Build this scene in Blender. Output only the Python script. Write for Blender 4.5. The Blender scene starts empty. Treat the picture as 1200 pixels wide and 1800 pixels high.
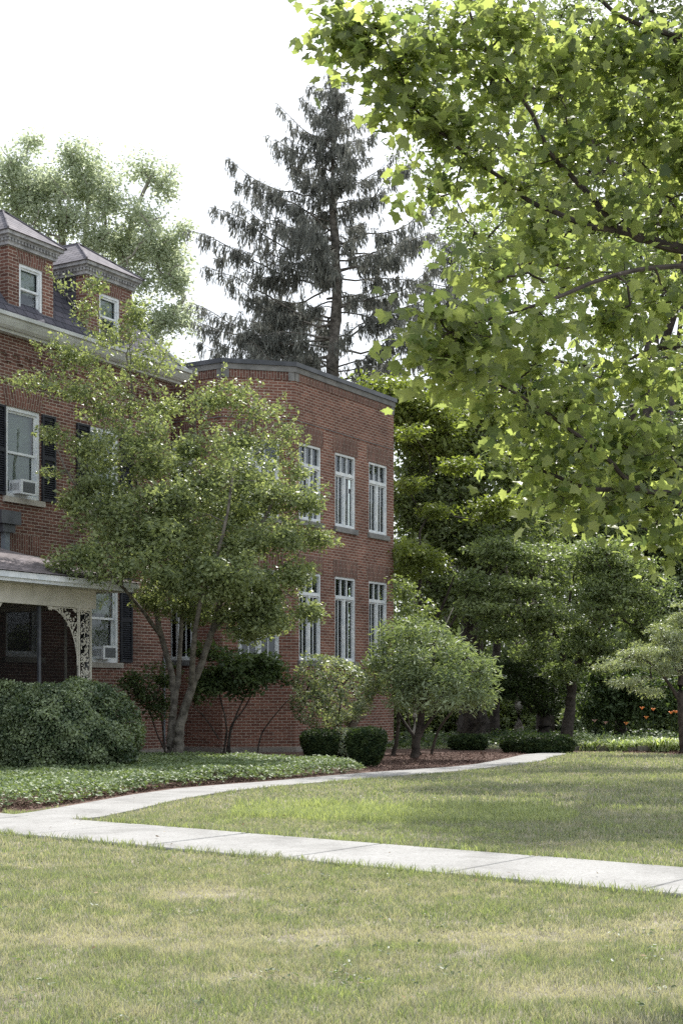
import bpy, math, random
import numpy as np
from mathutils import Vector
R = math.radians
rng = np.random.default_rng(7)
random.seed(7)
scene = bpy.context.scene
col = scene.collection

# ------------------------------------------------------------------ camera, sky, sun, exposure
EYE = 1.42
cam_d = bpy.data.cameras.new('camera')
cam_d.sensor_fit = 'HORIZONTAL'; cam_d.sensor_width = 24.0; cam_d.lens = 50.0
cam_d.shift_y = 316 / 1200
cam_d.clip_start = 0.1; cam_d.clip_end = 3000
cam = bpy.data.objects.new('camera', cam_d); col.objects.link(cam)
cam.location = (0, 0, EYE); cam.rotation_euler = (R(90), 0, 0)
scene.camera = cam

SUN_EL, SUN_AZ = 51.0, 15.0            # azimuth measured from +Y (into the picture) towards +X
w = bpy.data.worlds.new('World'); scene.world = w; w.use_nodes = True
nt = w.node_tree; nt.nodes.clear()
sky = nt.nodes.new('ShaderNodeTexSky'); sky.sky_type = 'NISHITA'; sky.sun_disc = False
sky.sun_elevation = R(SUN_EL); sky.sun_rotation = R(SUN_AZ)
sky.air_density = 1.0; sky.dust_density = 4.0; sky.ozone_density = 1.0
veil = nt.nodes.new('ShaderNodeMix'); veil.data_type = 'RGBA'
veil.inputs[0].default_value = 0.72                     # thin bright summer overcast over the blue
veil.inputs[7].default_value = (8.9, 9.5, 10.1, 1)
bg = nt.nodes.new('ShaderNodeBackground'); bg.inputs[1].default_value = 0.106
wo = nt.nodes.new('ShaderNodeOutputWorld')
nt.links.new(sky.outputs[0], veil.inputs[6]); nt.links.new(veil.outputs[2], bg.inputs[0]); nt.links.new(bg.outputs[0], wo.inputs[0])

sd = bpy.data.lights.new('sun', 'SUN'); sd.energy = 4.8; sd.angle = R(0.6); sd.color = (1.0, 0.965, 0.91)
sun = bpy.data.objects.new('sun', sd); col.objects.link(sun)
sdir = Vector((math.sin(R(SUN_AZ)) * math.cos(R(SUN_EL)), math.cos(R(SUN_AZ)) * math.cos(R(SUN_EL)), math.sin(R(SUN_EL))))
sun.rotation_euler = sdir.to_track_quat('Z', 'Y').to_euler()
scene.view_settings.view_transform = 'Standard'; scene.view_settings.look = 'None'
scene.view_settings.exposure = 0.60; scene.view_settings.gamma = 1.0
scene.cycles.max_bounces = 9; scene.cycles.transparent_max_bounces = 12
scene.cycles.diffuse_bounces = 4; scene.cycles.transmission_bounces = 6
scene.cycles.use_denoising = False

# ------------------------------------------------------------------ helpers
def at(px, py, d):
    """world point seen at photo pixel (px,py) at distance d metres"""
    return Vector(((px - 600) / 2500 * d, d, EYE - (py - 1216) / 2500 * d))
def gnd(px, py):
    d = EYE * 2500 / (py - 1216)
    return ((px - 600) / 2500 * d, d)

def tag(o, label=None, cat=None, group=None, kind=None):
    if label: o['label'] = label
    if cat: o['category'] = cat
    if group: o['group'] = group
    if kind: o['kind'] = kind
    return o
def empty(name, loc=(0, 0, 0), rz=0.0):
    o = bpy.data.objects.new(name, None); col.objects.link(o)
    o.location = loc; o.rotation_euler = (0, 0, rz); o.empty_display_size = 0.3
    return o
def copy_tree(o, parent=None):
    c = o.copy(); col.objects.link(c); c.parent = parent
    for ch in list(o.children): copy_tree(ch, c)
    return c

def np_mesh(name, V, loops, starts, totals, mats, parent=None, tint=None, smooth=False, midx=None, uv=None):
    me = bpy.data.meshes.new(name)
    V = np.ascontiguousarray(V, dtype=np.float32)
    me.vertices.add(len(V)); me.vertices.foreach_set('co', V.ravel())
    me.loops.add(len(loops)); me.loops.foreach_set('vertex_index', np.asarray(loops, dtype=np.int32))
    me.polygons.add(len(starts))
    me.polygons.foreach_set('loop_start', np.asarray(starts, dtype=np.int32))
    try: me.polygons.foreach_set('loop_total', np.asarray(totals, dtype=np.int32))
    except Exception: pass
    if smooth: me.polygons.foreach_set('use_smooth', np.ones(len(starts), dtype=bool))
    if midx is not None: me.polygons.foreach_set('material_index', np.asarray(midx, dtype=np.int32))
    if tint is not None:
        a = me.attributes.new('tint', 'FLOAT', 'POINT'); a.data.foreach_set('value', np.asarray(tint, dtype=np.float32))
    if uv is not None:
        l = me.uv_layers.new(name='UVMap'); l.data.foreach_set('uv', np.asarray(uv, dtype=np.float32).ravel())
    me.update(calc_edges=True); me.validate()
    for m in (mats if isinstance(mats, (list, tuple)) else [mats]):
        if m: me.materials.append(m)
    o = bpy.data.objects.new(name, me); col.objects.link(o)
    if parent is not None: o.parent = parent
    return o

class MB:
    """collects polygons with uv (metres) and builds ONE mesh object"""
    def __init__(s): s.v = []; s.f = []; s.uv = []
    def poly(s, pts, uv=None):
        b = len(s.v); s.v += [tuple(p) for p in pts]; s.f.append(list(range(b, b + len(pts))))
        s.uv.append(uv if uv else [(p[0], p[2]) for p in pts])
    def box(s, x0, x1, y0, y1, z0, z1):
        p = [(x0,y0,z0),(x1,y0,z0),(x1,y1,z0),(x0,y1,z0),(x0,y0,z1),(x1,y0,z1),(x1,y1,z1),(x0,y1,z1)]
        for f, a, b in (((0,1,5,4),0,2),((1,2,6,5),1,2),((2,3,7,6),0,2),((3,0,4,7),1,2),((4,5,6,7),0,1),((3,2,1,0),0,1)):
            s.poly([p[i] for i in f], [(p[i][a], p[i][b]) for i in f])
    def tube(s, pts, rad, n=8, cap=True):
        pts = [Vector(p) for p in pts]; rings = []
        if not isinstance(rad, (list, tuple)): rad = [rad] * len(pts)
        for i, p in enumerate(pts):
            t = (pts[min(i+1, len(pts)-1)] - pts[max(i-1, 0)]).normalized()
            a = t.cross(Vector((0, 0, 1)))
            if a.length < 1e-3: a = t.cross(Vector((1, 0, 0)))
            a.normalize(); b = t.cross(a)
            rings.append([p + (a * math.cos(2*math.pi*k/n) + b * math.sin(2*math.pi*k/n)) * rad[i] for k in range(n)])
        for i in range(len(rings) - 1):
            for k in range(n):
                k2 = (k + 1) % n
                s.poly([rings[i][k], rings[i][k2], rings[i+1][k2], rings[i+1][k]], [(k*.1, i*.3), (k*.1+.1, i*.3), (k*.1+.1, i*.3+.3), (k*.1, i*.3+.3)])
        if cap:
            s.poly(rings[0][::-1]); s.poly(rings[-1])
    def lathe(s, c, prof, n=24):
        rings = [[(c[0] + r*math.cos(2*math.pi*k/n), c[1] + r*math.sin(2*math.pi*k/n), c[2] + z) for k in range(n)] for r, z in prof]
        for i in range(len(rings) - 1):
            for k in range(n):
                k2 = (k + 1) % n
                s.poly([rings[i][k], rings[i][k2], rings[i+1][k2], rings[i+1][k]])
    def xf(s, fn):
        s.v = [fn(p) for p in s.v]; return s
    def build(s, name, mat, parent=None, smooth=False):
        loops = [i for f in s.f for i in f]; tot = [len(f) for f in s.f]
        st = np.concatenate([[0], np.cumsum(tot)[:-1]]) if tot else []
        uv = [q for u in s.uv for q in u]
        return np_mesh(name, np.array(s.v), loops, st, tot, mat, parent, uv=uv, smooth=smooth)

# ------------------------------------------------------------------ materials
def new_mat(name):
    m = bpy.data.materials.new(name); m.use_nodes = True; n = m.node_tree; n.nodes.clear()
    out = n.nodes.new('ShaderNodeOutputMaterial'); return m, n, out
def node(n, t, **kw):
    x = n.nodes.new(t)
    for k, v in kw.items(): setattr(x, k, v)
    return x
def ramp(n, fac, stops):
    r = n.nodes.new('ShaderNodeValToRGB'); e = r.color_ramp.elements
    while len(e) < len(stops): e.new(0.5)
    for i, (p, c) in enumerate(stops): e[i].position = p; e[i].color = (*c, 1)
    if fac is not None: n.links.new(fac, r.inputs[0])
    return r
def noise(n, vec, scale, detail=4, rough=.55):
    t = n.nodes.new('ShaderNodeTexNoise'); t.inputs['Scale'].default_value = scale
    t.inputs['Detail'].default_value = detail; t.inputs['Roughness'].default_value = rough
    if vec is not None: n.links.new(vec, t.inputs['Vector'])
    return t
def coord(n, kind='Object'):
    return n.nodes.new('ShaderNodeTexCoord').outputs[kind]
def pmat(name, c1, c2, scale=4, rough=.7, bump=.0, bscale=40, spec=.3, metal=0.0, kind='Object', detail=5, lo=.35, hi=.65):
    m, n, out = new_mat(name); b = node(n, 'ShaderNodeBsdfPrincipled')
    co = coord(n, kind); t = noise(n, co, scale, detail)
    r = ramp(n, t.outputs[0], [(lo, c1), (hi, c2)])
    n.links.new(r.outputs[0], b.inputs['Base Color'])
    b.inputs['Roughness'].default_value = rough; b.inputs['Metallic'].default_value = metal
    b.inputs['Specular IOR Level'].default_value = spec
    if bump:
        t2 = noise(n, co, bscale, 5); bp = node(n, 'ShaderNodeBump'); bp.inputs['Strength'].default_value = bump; bp.inputs['Distance'].default_value = .02
        n.links.new(t2.outputs[0], bp.inputs['Height']); n.links.new(bp.outputs[0], b.inputs['Normal'])
    n.links.new(b.outputs[0], out.inputs[0]); return m

def leaf_mat(name, dark, light, trans=.35, tcol=None, rough=.45, spec=.35):
    """per-leaf tint attribute runs from dark to light foliage colour; leaves let some light through"""
    m, n, out = new_mat(name)
    at_ = node(n, 'ShaderNodeAttribute'); at_.attribute_name = 'tint'
    r = ramp(n, at_.outputs['Fac'], [(0, dark), (1, light)])
    b = node(n, 'ShaderNodeBsdfPrincipled'); b.inputs['Roughness'].default_value = rough; b.inputs['Specular IOR Level'].default_value = spec
    n.links.new(r.outputs[0], b.inputs['Base Color'])
    tr = node(n, 'ShaderNodeBsdfTranslucent')
    mx = node(n, 'ShaderNodeMix', data_type='RGBA', blend_type='MULTIPLY'); mx.inputs[0].default_value = 1
    n.links.new(r.outputs[0], mx.inputs[6]); mx.inputs[7].default_value = (*(tcol or (1.6, 1.7, .7)), 1)
    n.links.new(mx.outputs[2], tr.inputs[0])
    ms = node(n, 'ShaderNodeMixShader'); ms.inputs[0].default_value = trans
    n.links.new(b.outputs[0], ms.inputs[1]); n.links.new(tr.outputs[0], ms.inputs[2]); n.links.new(ms.outputs[0], out.inputs[0])
    return m

def brick_mat(name, c1, c2, mortar, soldier=False, stain=.35):
    m, n, out = new_mat(name); b = node(n, 'ShaderNodeBsdfPrincipled'); b.inputs['Roughness'].default_value = .88; b.inputs['Specular IOR Level'].default_value = .2
    uv = coord(n, 'UV')
    if soldier:
        mp = node(n, 'ShaderNodeMapping'); mp.inputs['Rotation'].default_value = (0, 0, R(90)); n.links.new(uv, mp.inputs[0]); uv = mp.outputs[0]
    t = node(n, 'ShaderNodeTexBrick'); n.links.new(uv, t.inputs['Vector'])
    t.inputs['Scale'].default_value = 1.0; t.inputs['Brick Width'].default_value = .213; t.inputs['Row Height'].default_value = .0677
    t.inputs['Mortar Size'].default_value = .008; t.inputs['Mortar Smooth'].default_value = .3; t.inputs['Bias'].default_value = -.1
    t.inputs['Color1'].default_value = (*c1, 1); t.inputs['Color2'].default_value = (*c2, 1); t.inputs['Mortar'].default_value = (*mortar, 1)
    big = noise(n, uv, .9, 5, .6); fine = noise(n, uv, 60, 3)
    rb = ramp(n, big.outputs[0], [(.3, (1 - stain, 1 - stain, 1 - stain)), (.7, (1.12, 1.08, 1.04))])
    rf = ramp(n, fine.outputs[0], [(.3, (.82, .82, .82)), (.7, (1.12, 1.12, 1.12))])
    m1 = node(n, 'ShaderNodeMix', data_type='RGBA', blend_type='MULTIPLY'); m1.inputs[0].default_value = 1
    m2 = node(n, 'ShaderNodeMix', data_type='RGBA', blend_type='MULTIPLY'); m2.inputs[0].default_value = 1
    n.links.new(t.outputs[0], m1.inputs[6]); n.links.new(rb.outputs[0], m1.inputs[7])
    n.links.new(m1.outputs[2], m2.inputs[6]); n.links.new(rf.outputs[0], m2.inputs[7])
    n.links.new(m2.outputs[2], b.inputs['Base Color'])
    bp = node(n, 'ShaderNodeBump'); bp.inputs['Strength'].default_value = .7; bp.inputs['Distance'].default_value = .012; bp.invert = True
    n.links.new(t.outputs[1], bp.inputs['Height']); n.links.new(bp.outputs[0], b.inputs['Normal'])
    n.links.new(b.outputs[0], out.inputs[0]); return m

def slate_mat(name, c1, c2, wid=.28, row=.2):
    m, n, out = new_mat(name); b = node(n, 'ShaderNodeBsdfPrincipled'); b.inputs['Roughness'].default_value = .9; b.inputs['Specular IOR Level'].default_value = .12
    uv = coord(n, 'UV'); t = node(n, 'ShaderNodeTexBrick'); n.links.new(uv, t.inputs['Vector'])
    t.inputs['Scale'].default_value = 1; t.inputs['Brick Width'].default_value = wid; t.inputs['Row Height'].default_value = row
    t.inputs['Mortar Size'].default_value = .009; t.inputs['Mortar Smooth'].default_value = .1
    t.inputs['Color1'].default_value = (*c1, 1); t.inputs['Color2'].default_value = (*c2, 1); t.inputs['Mortar'].default_value = (c1[0]*.3, c1[1]*.3, c1[2]*.3, 1)
    nz = noise(n, uv, 2.5, 6); rb = ramp(n, nz.outputs[0], [(.3, (.75, .76, .78)), (.7, (1.1, 1.08, 1.05))])
    m1 = node(n, 'ShaderNodeMix', data_type='RGBA', blend_type='MULTIPLY'); m1.inputs[0].default_value = 1
    n.links.new(t.outputs[0], m1.inputs[6]); n.links.new(rb.outputs[0], m1.inputs[7]); n.links.new(m1.outputs[2], b.inputs['Base Color'])
    bp = node(n, 'ShaderNodeBump'); bp.inputs['Strength'].default_value = .8; bp.inputs['Distance'].default_value = .015; bp.invert = True
    n.links.new(t.outputs[1], bp.inputs['Height']); n.links.new(bp.outputs[0], b.inputs['Normal'])
    n.links.new(b.outputs[0], out.inputs[0]); return m

def glass_mat(name):
    m, n, out = new_mat(name)
    tr = node(n, 'ShaderNodeBsdfTransparent'); tr.inputs[0].default_value = (.86, .92, .9, 1)
    gl = node(n, 'ShaderNodeBsdfGlossy'); gl.inputs['Roughness'].default_value = .03; gl.inputs[0].default_value = (.9, .95, 1, 1)
    fr = node(n, 'ShaderNodeFresnel'); fr.inputs[0].default_value = 1.75
    nz = noise(n, coord(n), 2.2, 2); bp = node(n, 'ShaderNodeBump'); bp.inputs['Strength'].default_value = .12; bp.inputs['Distance'].default_value = .02
    n.links.new(nz.outputs[0], bp.inputs['Height']); n.links.new(bp.outputs[0], gl.inputs['Normal'])
    ms = node(n, 'ShaderNodeMixShader'); n.links.new(fr.outputs[0], ms.inputs[0]); n.links.new(tr.outputs[0], ms.inputs[1]); n.links.new(gl.outputs[0], ms.inputs[2])
    n.links.new(ms.outputs[0], out.inputs[0]); return m

def screen_mat():
    m, n, out = new_mat('black_insect_screen'); tr = node(n, 'ShaderNodeBsdfTransparent'); d = node(n, 'ShaderNodeBsdfDiffuse'); d.inputs[0].default_value = (.012, .012, .012, 1)
    ms = node(n, 'ShaderNodeMixShader'); ms.inputs[0].default_value = .62; n.links.new(tr.outputs[0], ms.inputs[1]); n.links.new(d.outputs[0], ms.inputs[2]); n.links.new(ms.outputs[0], out.inputs[0]); return m
M = {}
M['brick'] = brick_mat("weathered_red_brick", (.145, .07, .056), (.265, .133, .103), (.50, .44, .39), stain=.45)
M['brick_wing'] = brick_mat('red_brick', (.18, .082, .063), (.305, .148, .112), (.50, .43, .38), stain=.38)
M['soldier'] = brick_mat('soldier_course_brick', (.14, .07, .058), (.235, .115, .093), (.38, .33, .29), soldier=True)
M['stone'] = pmat('limestone_trim', (.30, .28, .25), (.48, .45, .40), 3, .85, .3, 30)
M['concrete_base'] = pmat('concrete_base', (.20, .18, .165), (.34, .31, .28), 2.5, .9, .4, 25)
M['coping'] = pmat('weathered_stone_band', (.15, .15, .15), (.26, .255, .25), 2.5, .85, .3, 30)
M['metal_dark'] = pmat('dark_metal_coping', (.045, .05, .06), (.09, .095, .11), 3, .45, spec=.5)
M['white'] = pmat('white_painted_wood', (.62, .66, .70), (.80, .82, .84), 6, .55, .15, 30)
M['trim_grey'] = pmat('weathered_grey_trim', (.24, .24, .25), (.46, .46, .47), 7, .7, .3, 30)
M['cream'] = pmat('cream_painted_wood', (.52, .50, .43), (.66, .63, .56), 3, .6, .1, 30)
M['gutter'] = pmat('painted_metal_gutter', (.44, .46, .46), (.66, .68, .68), 1.8, .45, .1, 12, spec=.5)
M['shutter'] = pmat('black_louvred_shutter', (.012, .014, .02), (.03, .033, .042), 9, .55)
M['slate'] = slate_mat('blue_grey_slate', (.085, .085, .105), (.13, .125, .15))
M['slate_light'] = slate_mat('pale_weathered_shingle', (.17, .16, .18), (.24, .225, .245), .3, .14)
M['porch_shingle'] = slate_mat('porch_shingle', (.17, .15, .155), (.25, .22, .23), .3, .12)
M['glass'] = glass_mat('window_glass')
M['blind'] = pmat('window_blind', (.36, .40, .37), (.50, .54, .50), 2, .8)
M['curtain'] = pmat('grey_curtain', (.04, .05, .05), (.16, .18, .18), 2.2, .9, lo=.4, hi=.6)
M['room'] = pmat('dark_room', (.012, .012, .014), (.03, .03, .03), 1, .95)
M['ac'] = pmat('white_plastic', (.62, .65, .68), (.74, .76, .78), 5, .5)
M['ac_dark'] = pmat('grey_condenser_grille', (.10, .11, .12), (.17, .18, .19), 40, .6)
M['copper'] = pmat('pink_copper_flashing', (.22, .12, .10), (.40, .26, .23), 3, .6)
M['lead'] = pmat('grey_downpipe', (.17, .2, .23), (.26, .29, .32), 4, .6)
M['bark_grey'] = pmat('grey_brown_bark', (.07, .062, .052), (.20, .18, .155), 7, .9, .6, 22)
M['bark_dark'] = pmat('dark_bark', (.028, .023, .02), (.085, .07, .06), 6, .92, .7, 18)
M['bark_pale'] = pmat('pale_bark', (.20, .18, .15), (.38, .35, .31), 5, .9, .4, 15)
M['mulch'] = pmat('bark_mulch', (.045, .026, .02), (.19, .12, .095), 28, .95, .9, 45)
M['litter'] = pmat('leaf_litter', (.02, .019, .013), (.055, .048, .032), 3, .95, .6, 30)
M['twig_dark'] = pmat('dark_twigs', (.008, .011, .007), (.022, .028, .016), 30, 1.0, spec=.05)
M['screen'] = screen_mat()
M['stone_rough'] = pmat('garden_stone', (.10, .095, .085), (.26, .24, .215), 5, .9, .6, 20)
M['birdbath'] = pmat('mossy_stone', (.16, .145, .12), (.30, .28, .24), 6, .9, .5, 30)

# leaves
M['maple'] = leaf_mat('maple_leaf', (.05, .08, .04), (.26, .29, .125), .62, (2.35, 2.4, 1.35), rough=.4, spec=.45)
M['dogwood'] = leaf_mat('dogwood_leaf', (.045, .075, .04), (.36, .41, .20), .42, (1.6, 1.6, .95), rough=.4, spec=.4)
M['cottonwood'] = leaf_mat('cottonwood_leaf', (.26, .31, .23), (.52, .56, .44), .55, (1.45, 1.45, 1.2), rough=.5, spec=.25)  # lightened leaf colour, distance haze is put into it
M['dark_tree'] = leaf_mat('dark_tree_leaf', (.065, .09, .048), (.26, .305, .15), .42)
M['mid_tree'] = leaf_mat('mid_tree_leaf', (.06, .09, .045), (.29, .34, .165), .42, (1.5,1.6,.85))
M['yellow_tree'] = leaf_mat('yellow_green_leaf', (.09, .12, .035), (.26, .30, .09), .4)
M['pale_shrub'] = leaf_mat('pale_green_leaf', (.08, .12, .065), (.36, .41, .26), .3, rough=.5, spec=.25)
M['variegated'] = leaf_mat('variegated_leaf', (.09, .125, .065), (.52, .55, .40), .3, rough=.4, spec=.4)
M['boxwood'] = leaf_mat('evergreen_shrub_leaf', (.045, .075, .038), (.32, .38, .22), .25, rough=.4, spec=.45)
M['yew'] = leaf_mat('yew_needle', (.014, .03, .013), (.07, .10, .032), .2, rough=.6, spec=.2)
M['dark_shrub'] = leaf_mat('dark_shrub_leaf', (.03, .055, .028), (.14, .19, .08), .32, rough=.5, spec=.25)
M['ground_cover'] = leaf_mat('ground_cover_leaf', (.07, .11, .05), (.27, .33, .18), .25, rough=.5, spec=.25)
M['spruce'] = leaf_mat('spruce_needle', (.12, .128, .115), (.29, .295, .26), .35, (1, 1, 1), rough=.8, spec=.1)  # needles greyed and lifted, the haze is in the colour
M['lily_leaf'] = leaf_mat('daylily_leaf', (.17, .24, .10), (.55, .59, .40), .35)
M['lily_flower'] = pmat('orange_petal', (.75, .22, .06), (.85, .36, .14), 20, .6)
M['pink_flower'] = pmat('dusty_pink_petal', (.45, .26, .24), (.6, .38, .34), 20, .6)

def grass_mat():
    m, n, out = new_mat('grass_blade')
    at_ = node(n, 'ShaderNodeAttribute'); at_.attribute_name = 'tint'
    r = ramp(n, at_.outputs['Fac'], [(0, (.47, .43, .37)), (.25, (.36, .35, .275)), (.5, (.25, .262, .19)), (.78, (.20, .245, .13)), (1, (.43, .46, .24))])  # last stop: colour of the lawn strip with sunlight put in
    b = node(n, 'ShaderNodeBsdfPrincipled'); b.inputs['Roughness'].default_value = .5; b.inputs['Specular IOR Level'].default_value = .3
    n.links.new(r.outputs[0], b.inputs['Base Color'])
    tr = node(n, 'ShaderNodeBsdfTranslucent'); mx = node(n, 'ShaderNodeMix', data_type='RGBA', blend_type='MULTIPLY'); mx.inputs[0].default_value = 1
    n.links.new(r.outputs[0], mx.inputs[6]); mx.inputs[7].default_value = (1.3, 1.4, .7, 1); n.links.new(mx.outputs[2], tr.inputs[0])
    ms = node(n, 'ShaderNodeMixShader'); ms.inputs[0].default_value = .35
    n.links.new(b.outputs[0], ms.inputs[1]); n.links.new(tr.outputs[0], ms.inputs[2]); n.links.new(ms.outputs[0], out.inputs[0]); return m
M['grass'] = grass_mat()

def concrete_mat():
    m, n, out = new_mat('pale_concrete'); b = node(n, 'ShaderNodeBsdfPrincipled'); b.inputs['Roughness'].default_value = .88; b.inputs['Specular IOR Level'].default_value = .2
    co = coord(n); a = noise(n, co, 1.3, 6, .65); f = noise(n, co, 90, 4, .7); f2 = noise(n, co, 28, 3)
    ra = ramp(n, a.outputs[0], [(.28, (.21, .207, .20)), (.5, (.30, .297, .29)), (.75, (.345, .342, .335))])
    rf = ramp(n, f.outputs[0], [(.32, (.72, .71, .70)), (.5, (1, 1, 1)), (.7, (1.15, 1.15, 1.15))])
    rg = ramp(n, f2.outputs[0], [(.3, (.86, .85, .84)), (.6, (1.04, 1.04, 1.04))])
    m1 = node(n, 'ShaderNodeMix', data_type='RGBA', blend_type='MULTIPLY'); m1.inputs[0].default_value = 1
    m2 = node(n, 'ShaderNodeMix', data_type='RGBA', blend_type='MULTIPLY'); m2.inputs[0].default_value = 1
    n.links.new(ra.outputs[0], m1.inputs[6]); n.links.new(rf.outputs[0], m1.inputs[7]); n.links.new(m1.outputs[2], m2.inputs[6]); n.links.new(rg.outputs[0], m2.inputs[7])
    n.links.new(m2.outputs[2], b.inputs['Base Color'])
    bp = node(n, 'ShaderNodeBump'); bp.inputs['Strength'].default_value = .35; bp.inputs['Distance'].default_value = .01
    n.links.new(f.outputs[0], bp.inputs['Height']); n.links.new(bp.outputs[0], b.inputs['Normal']); n.links.new(b.outputs[0], out.inputs[0]); return m
M['concrete'] = concrete_mat()
M['soil'] = pmat('lawn_thatch', (.10, .09, .06), (.32, .29, .23), 5, .95, .8, 60, detail=9)
M['joint'] = pmat('dirt_joint', (.06, .055, .045), (.13, .12, .09), 20, .95)

# ------------------------------------------------------------------ ground, paths
mb = MB(); mb.poly([(-400, -100, 0), (400, -100, 0), (400, 900, 0), (-400, 900, 0)])
tag(mb.build('lawn_ground', M['soil']), kind='structure')

SW_A = Vector((-3.38, 14.09)); SW_D = Vector((.797, -.604)).normalized(); SW_N = Vector((-SW_D.y, SW_D.x)); SW_W = 1.44
def slab_strip(name, segs, gap_label=None):
    """raised slabs, each (4 corner points), bevelled top edge"""
    mb = MB()
    for q in segs:
        c = sum((Vector(p) for p in q), Vector((0, 0))) / 4
        top = [Vector(p) + (c - Vector(p)).normalized() * .014 for p in q]
        z = .028 + random.uniform(-.004, .004)
        T = [(p.x, p.y, z) for p in top]; B = [(p[0], p[1], z - .012) for p in q]; L = [(p[0], p[1], -.02) for p in q]
        mb.poly(T)
        for i in range(4):
            j = (i + 1) % 4
            mb.poly([B[i], B[j], T[j], T[i]]); mb.poly([L[i], L[j], B[j], B[i]])
    return tag(mb.build(name, M['concrete']), kind='structure')
mbj = MB(); a_, b_ = SW_A - SW_D*14, SW_A + SW_D*17; mbj.poly([(a_.x, a_.y, .004), (b_.x, b_.y, .004), (b_.x+SW_N.x*SW_W, b_.y+SW_N.y*SW_W, .004), (a_.x+SW_N.x*SW_W, a_.y+SW_N.y*SW_W, .004)])
tag(mbj.build('sidewalk_bed', M['joint']), kind='structure')
segs = []; tpos = -14.2; k = 0
while tpos < 17:
    L_ = 1.62
    a = SW_A + SW_D * (tpos + .008); b = SW_A + SW_D * (tpos + L_ - .016)
    segs.append([tuple(a), tuple(b), tuple(b + SW_N * SW_W), tuple(a + SW_N * SW_W)]); tpos += L_
slab_strip('sidewalk', segs)

PL = [(-3.86, 15.95), (-3.62, 16.36), (-3.28, 17.57), (-2.83, 19.29), (-2.36, 20.5), (-1.72, 21.45), (-1.17, 22.1), (0.32, 24.4), (2.0, 26.35), (2.6, 27.4), (3.5, 29.9), (4.05, 31.6), (4.9, 32.8)]
PR = [(-3.1, 15.55), (-2.72, 15.7), (-2.44, 16.82), (-2.15, 18.3), (-1.6, 19.95), (-1.12, 20.76), (-.55, 21.6), (0.45, 23.0), (1.95, 24.9), (2.75, 26.2), (4.0, 28.6), (4.55, 30.6), (5.05, 31.9)]
def resample(P, n):
    P = np.array(P); d = np.concatenate([[0], np.cumsum(np.linalg.norm(np.diff(P, axis=0), axis=1))]); t = np.linspace(0, d[-1], n)
    return np.stack([np.interp(t, d, P[:, 0]), np.interp(t, d, P[:, 1])], 1)
rl, rr = resample(PL, 61), resample(PR, 61)
mb = MB()
for i in range(60):
    g = .012 if i % 4 == 0 else 0
    a, b, c, d = rl[i], rl[i+1], rr[i+1], rr[i]
    u = (b - a) / np.linalg.norm(b - a) * g; a = a + u; u2 = (c - d) / np.linalg.norm(c - d) * g; d = d + u2
    z = .024; T = [(*p, z) for p in (a, d, c, b)]; mb.poly(T)
    mb.poly([(*a, -.02), (*b, -.02), (*b, z), (*a, z)]); mb.poly([(*c, -.02), (*d, -.02), (*d, z), (*c, z)])
    if g: mb.poly([(*d, -.02), (*a, -.02), (*a, z), (*d, z)])
tag(mb.build('garden_path', M['concrete']), kind='structure')

# planting bed between path and the house: slightly uneven mulch
BED = [(-14, 27.5), (-9, 20.0), (-5.4, 16.95), (-3.95, 16.3)] + PL[2:] + [(6.42, 32.9), (6.42, 35), (-14, 35)]
BED2 = [(6.42, 33.5), (6.45, 32.6), (7.2, 31.9), (9.0, 31.0), (20, 31.5), (20, 35), (6.42, 35)]
def inpoly(P, poly):
    x, y = P[:, 0], P[:, 1]; r = np.zeros(len(P), bool); n = len(poly)
    for i in range(n):
        x1, y1 = poly[i]; x2, y2 = poly[(i+1) % n]
        c = ((y1 > y) != (y2 > y)) & (x < (x2 - x1) * (y - y1) / (y2 - y1 + 1e-12) + x1); r ^= c
    return r
for i, (nm, poly) in enumerate((('mulch_bed', BED), ('mulch_bed', BED2))):
    mb = MB(); mb.poly([(x, y, .006) for x, y in poly])
    tag(mb.build(nm, M['mulch']), kind='structure')
mb = MB(); mb.poly([(-200, 35, .004), (200, 35, .004), (200, 700, .004), (-200, 700, .004)])
tag(mb.build('woodland_floor', M['litter']), kind='structure')
# chips of bark lying on the bed
def scatter(poly, n, zone=None):
    P = np.array(poly); lo, hi = P.min(0), P.max(0); out = []
    if zone: lo = np.maximum(lo, zone[0]); hi = np.minimum(hi, zone[1])
    tot = 0
    while tot < n:
        q = rng.uniform(lo, hi, (n * 2, 2)); q = q[inpoly(q, poly)]; out.append(q); tot += len(q)
        if len(q) == 0: break
    return np.concatenate(out)[:n]

# ------------------------------------------------------------------ foliage engine
def unit(v): return v / (np.linalg.norm(v, axis=-1, keepdims=True) + 1e-9)
TPL = {
 'leaf': (np.array([(0,0,0),(.42,.27,.05),(1,0,-.06),(.42,-.27,.05)], float), [(0,2,1),(0,3,2)]),
 'round': (np.array([(0,0,0),(.28,.3,.05),(.75,.27,.03),(1,0,-.08),(.75,-.27,.03),(.28,-.3,.05)], float), [(0,3,2,1),(0,5,4,3)]),
 'narrow': (np.array([(0,0,0),(.5,.13,.03),(1,0,-.1),(.5,-.13,.03)], float), [(0,2,1),(0,3,2)]),
}
def maple_tpl():
    # five-lobed outline, folded along the midrib, tips drooping
    half = [(0,.0),(.02,.12),(-.06,.30),(.09,.31),(.15,.40),(.31,.37),(.36,.48),(.50,.58),(.55,.46),(.55,.36),(.62,.26),(.74,.25),(.82,.12),(1.0,0)]
    pts = [(x, y) for x, y in half]; pts += [(x, -y) for x, y in half[1:-1]][::-1]
    V = [(x, y, .30*abs(y) - .26*x*x - .42*y*y) for x, y in pts]; V.append((.32, 0, -.01)); c = len(V) - 1
    n = len(pts); F = [(c, i, (i+1) % n) for i in range(n)]
    return np.array(V, float), F
TPL['maple'] = maple_tpl()

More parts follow.
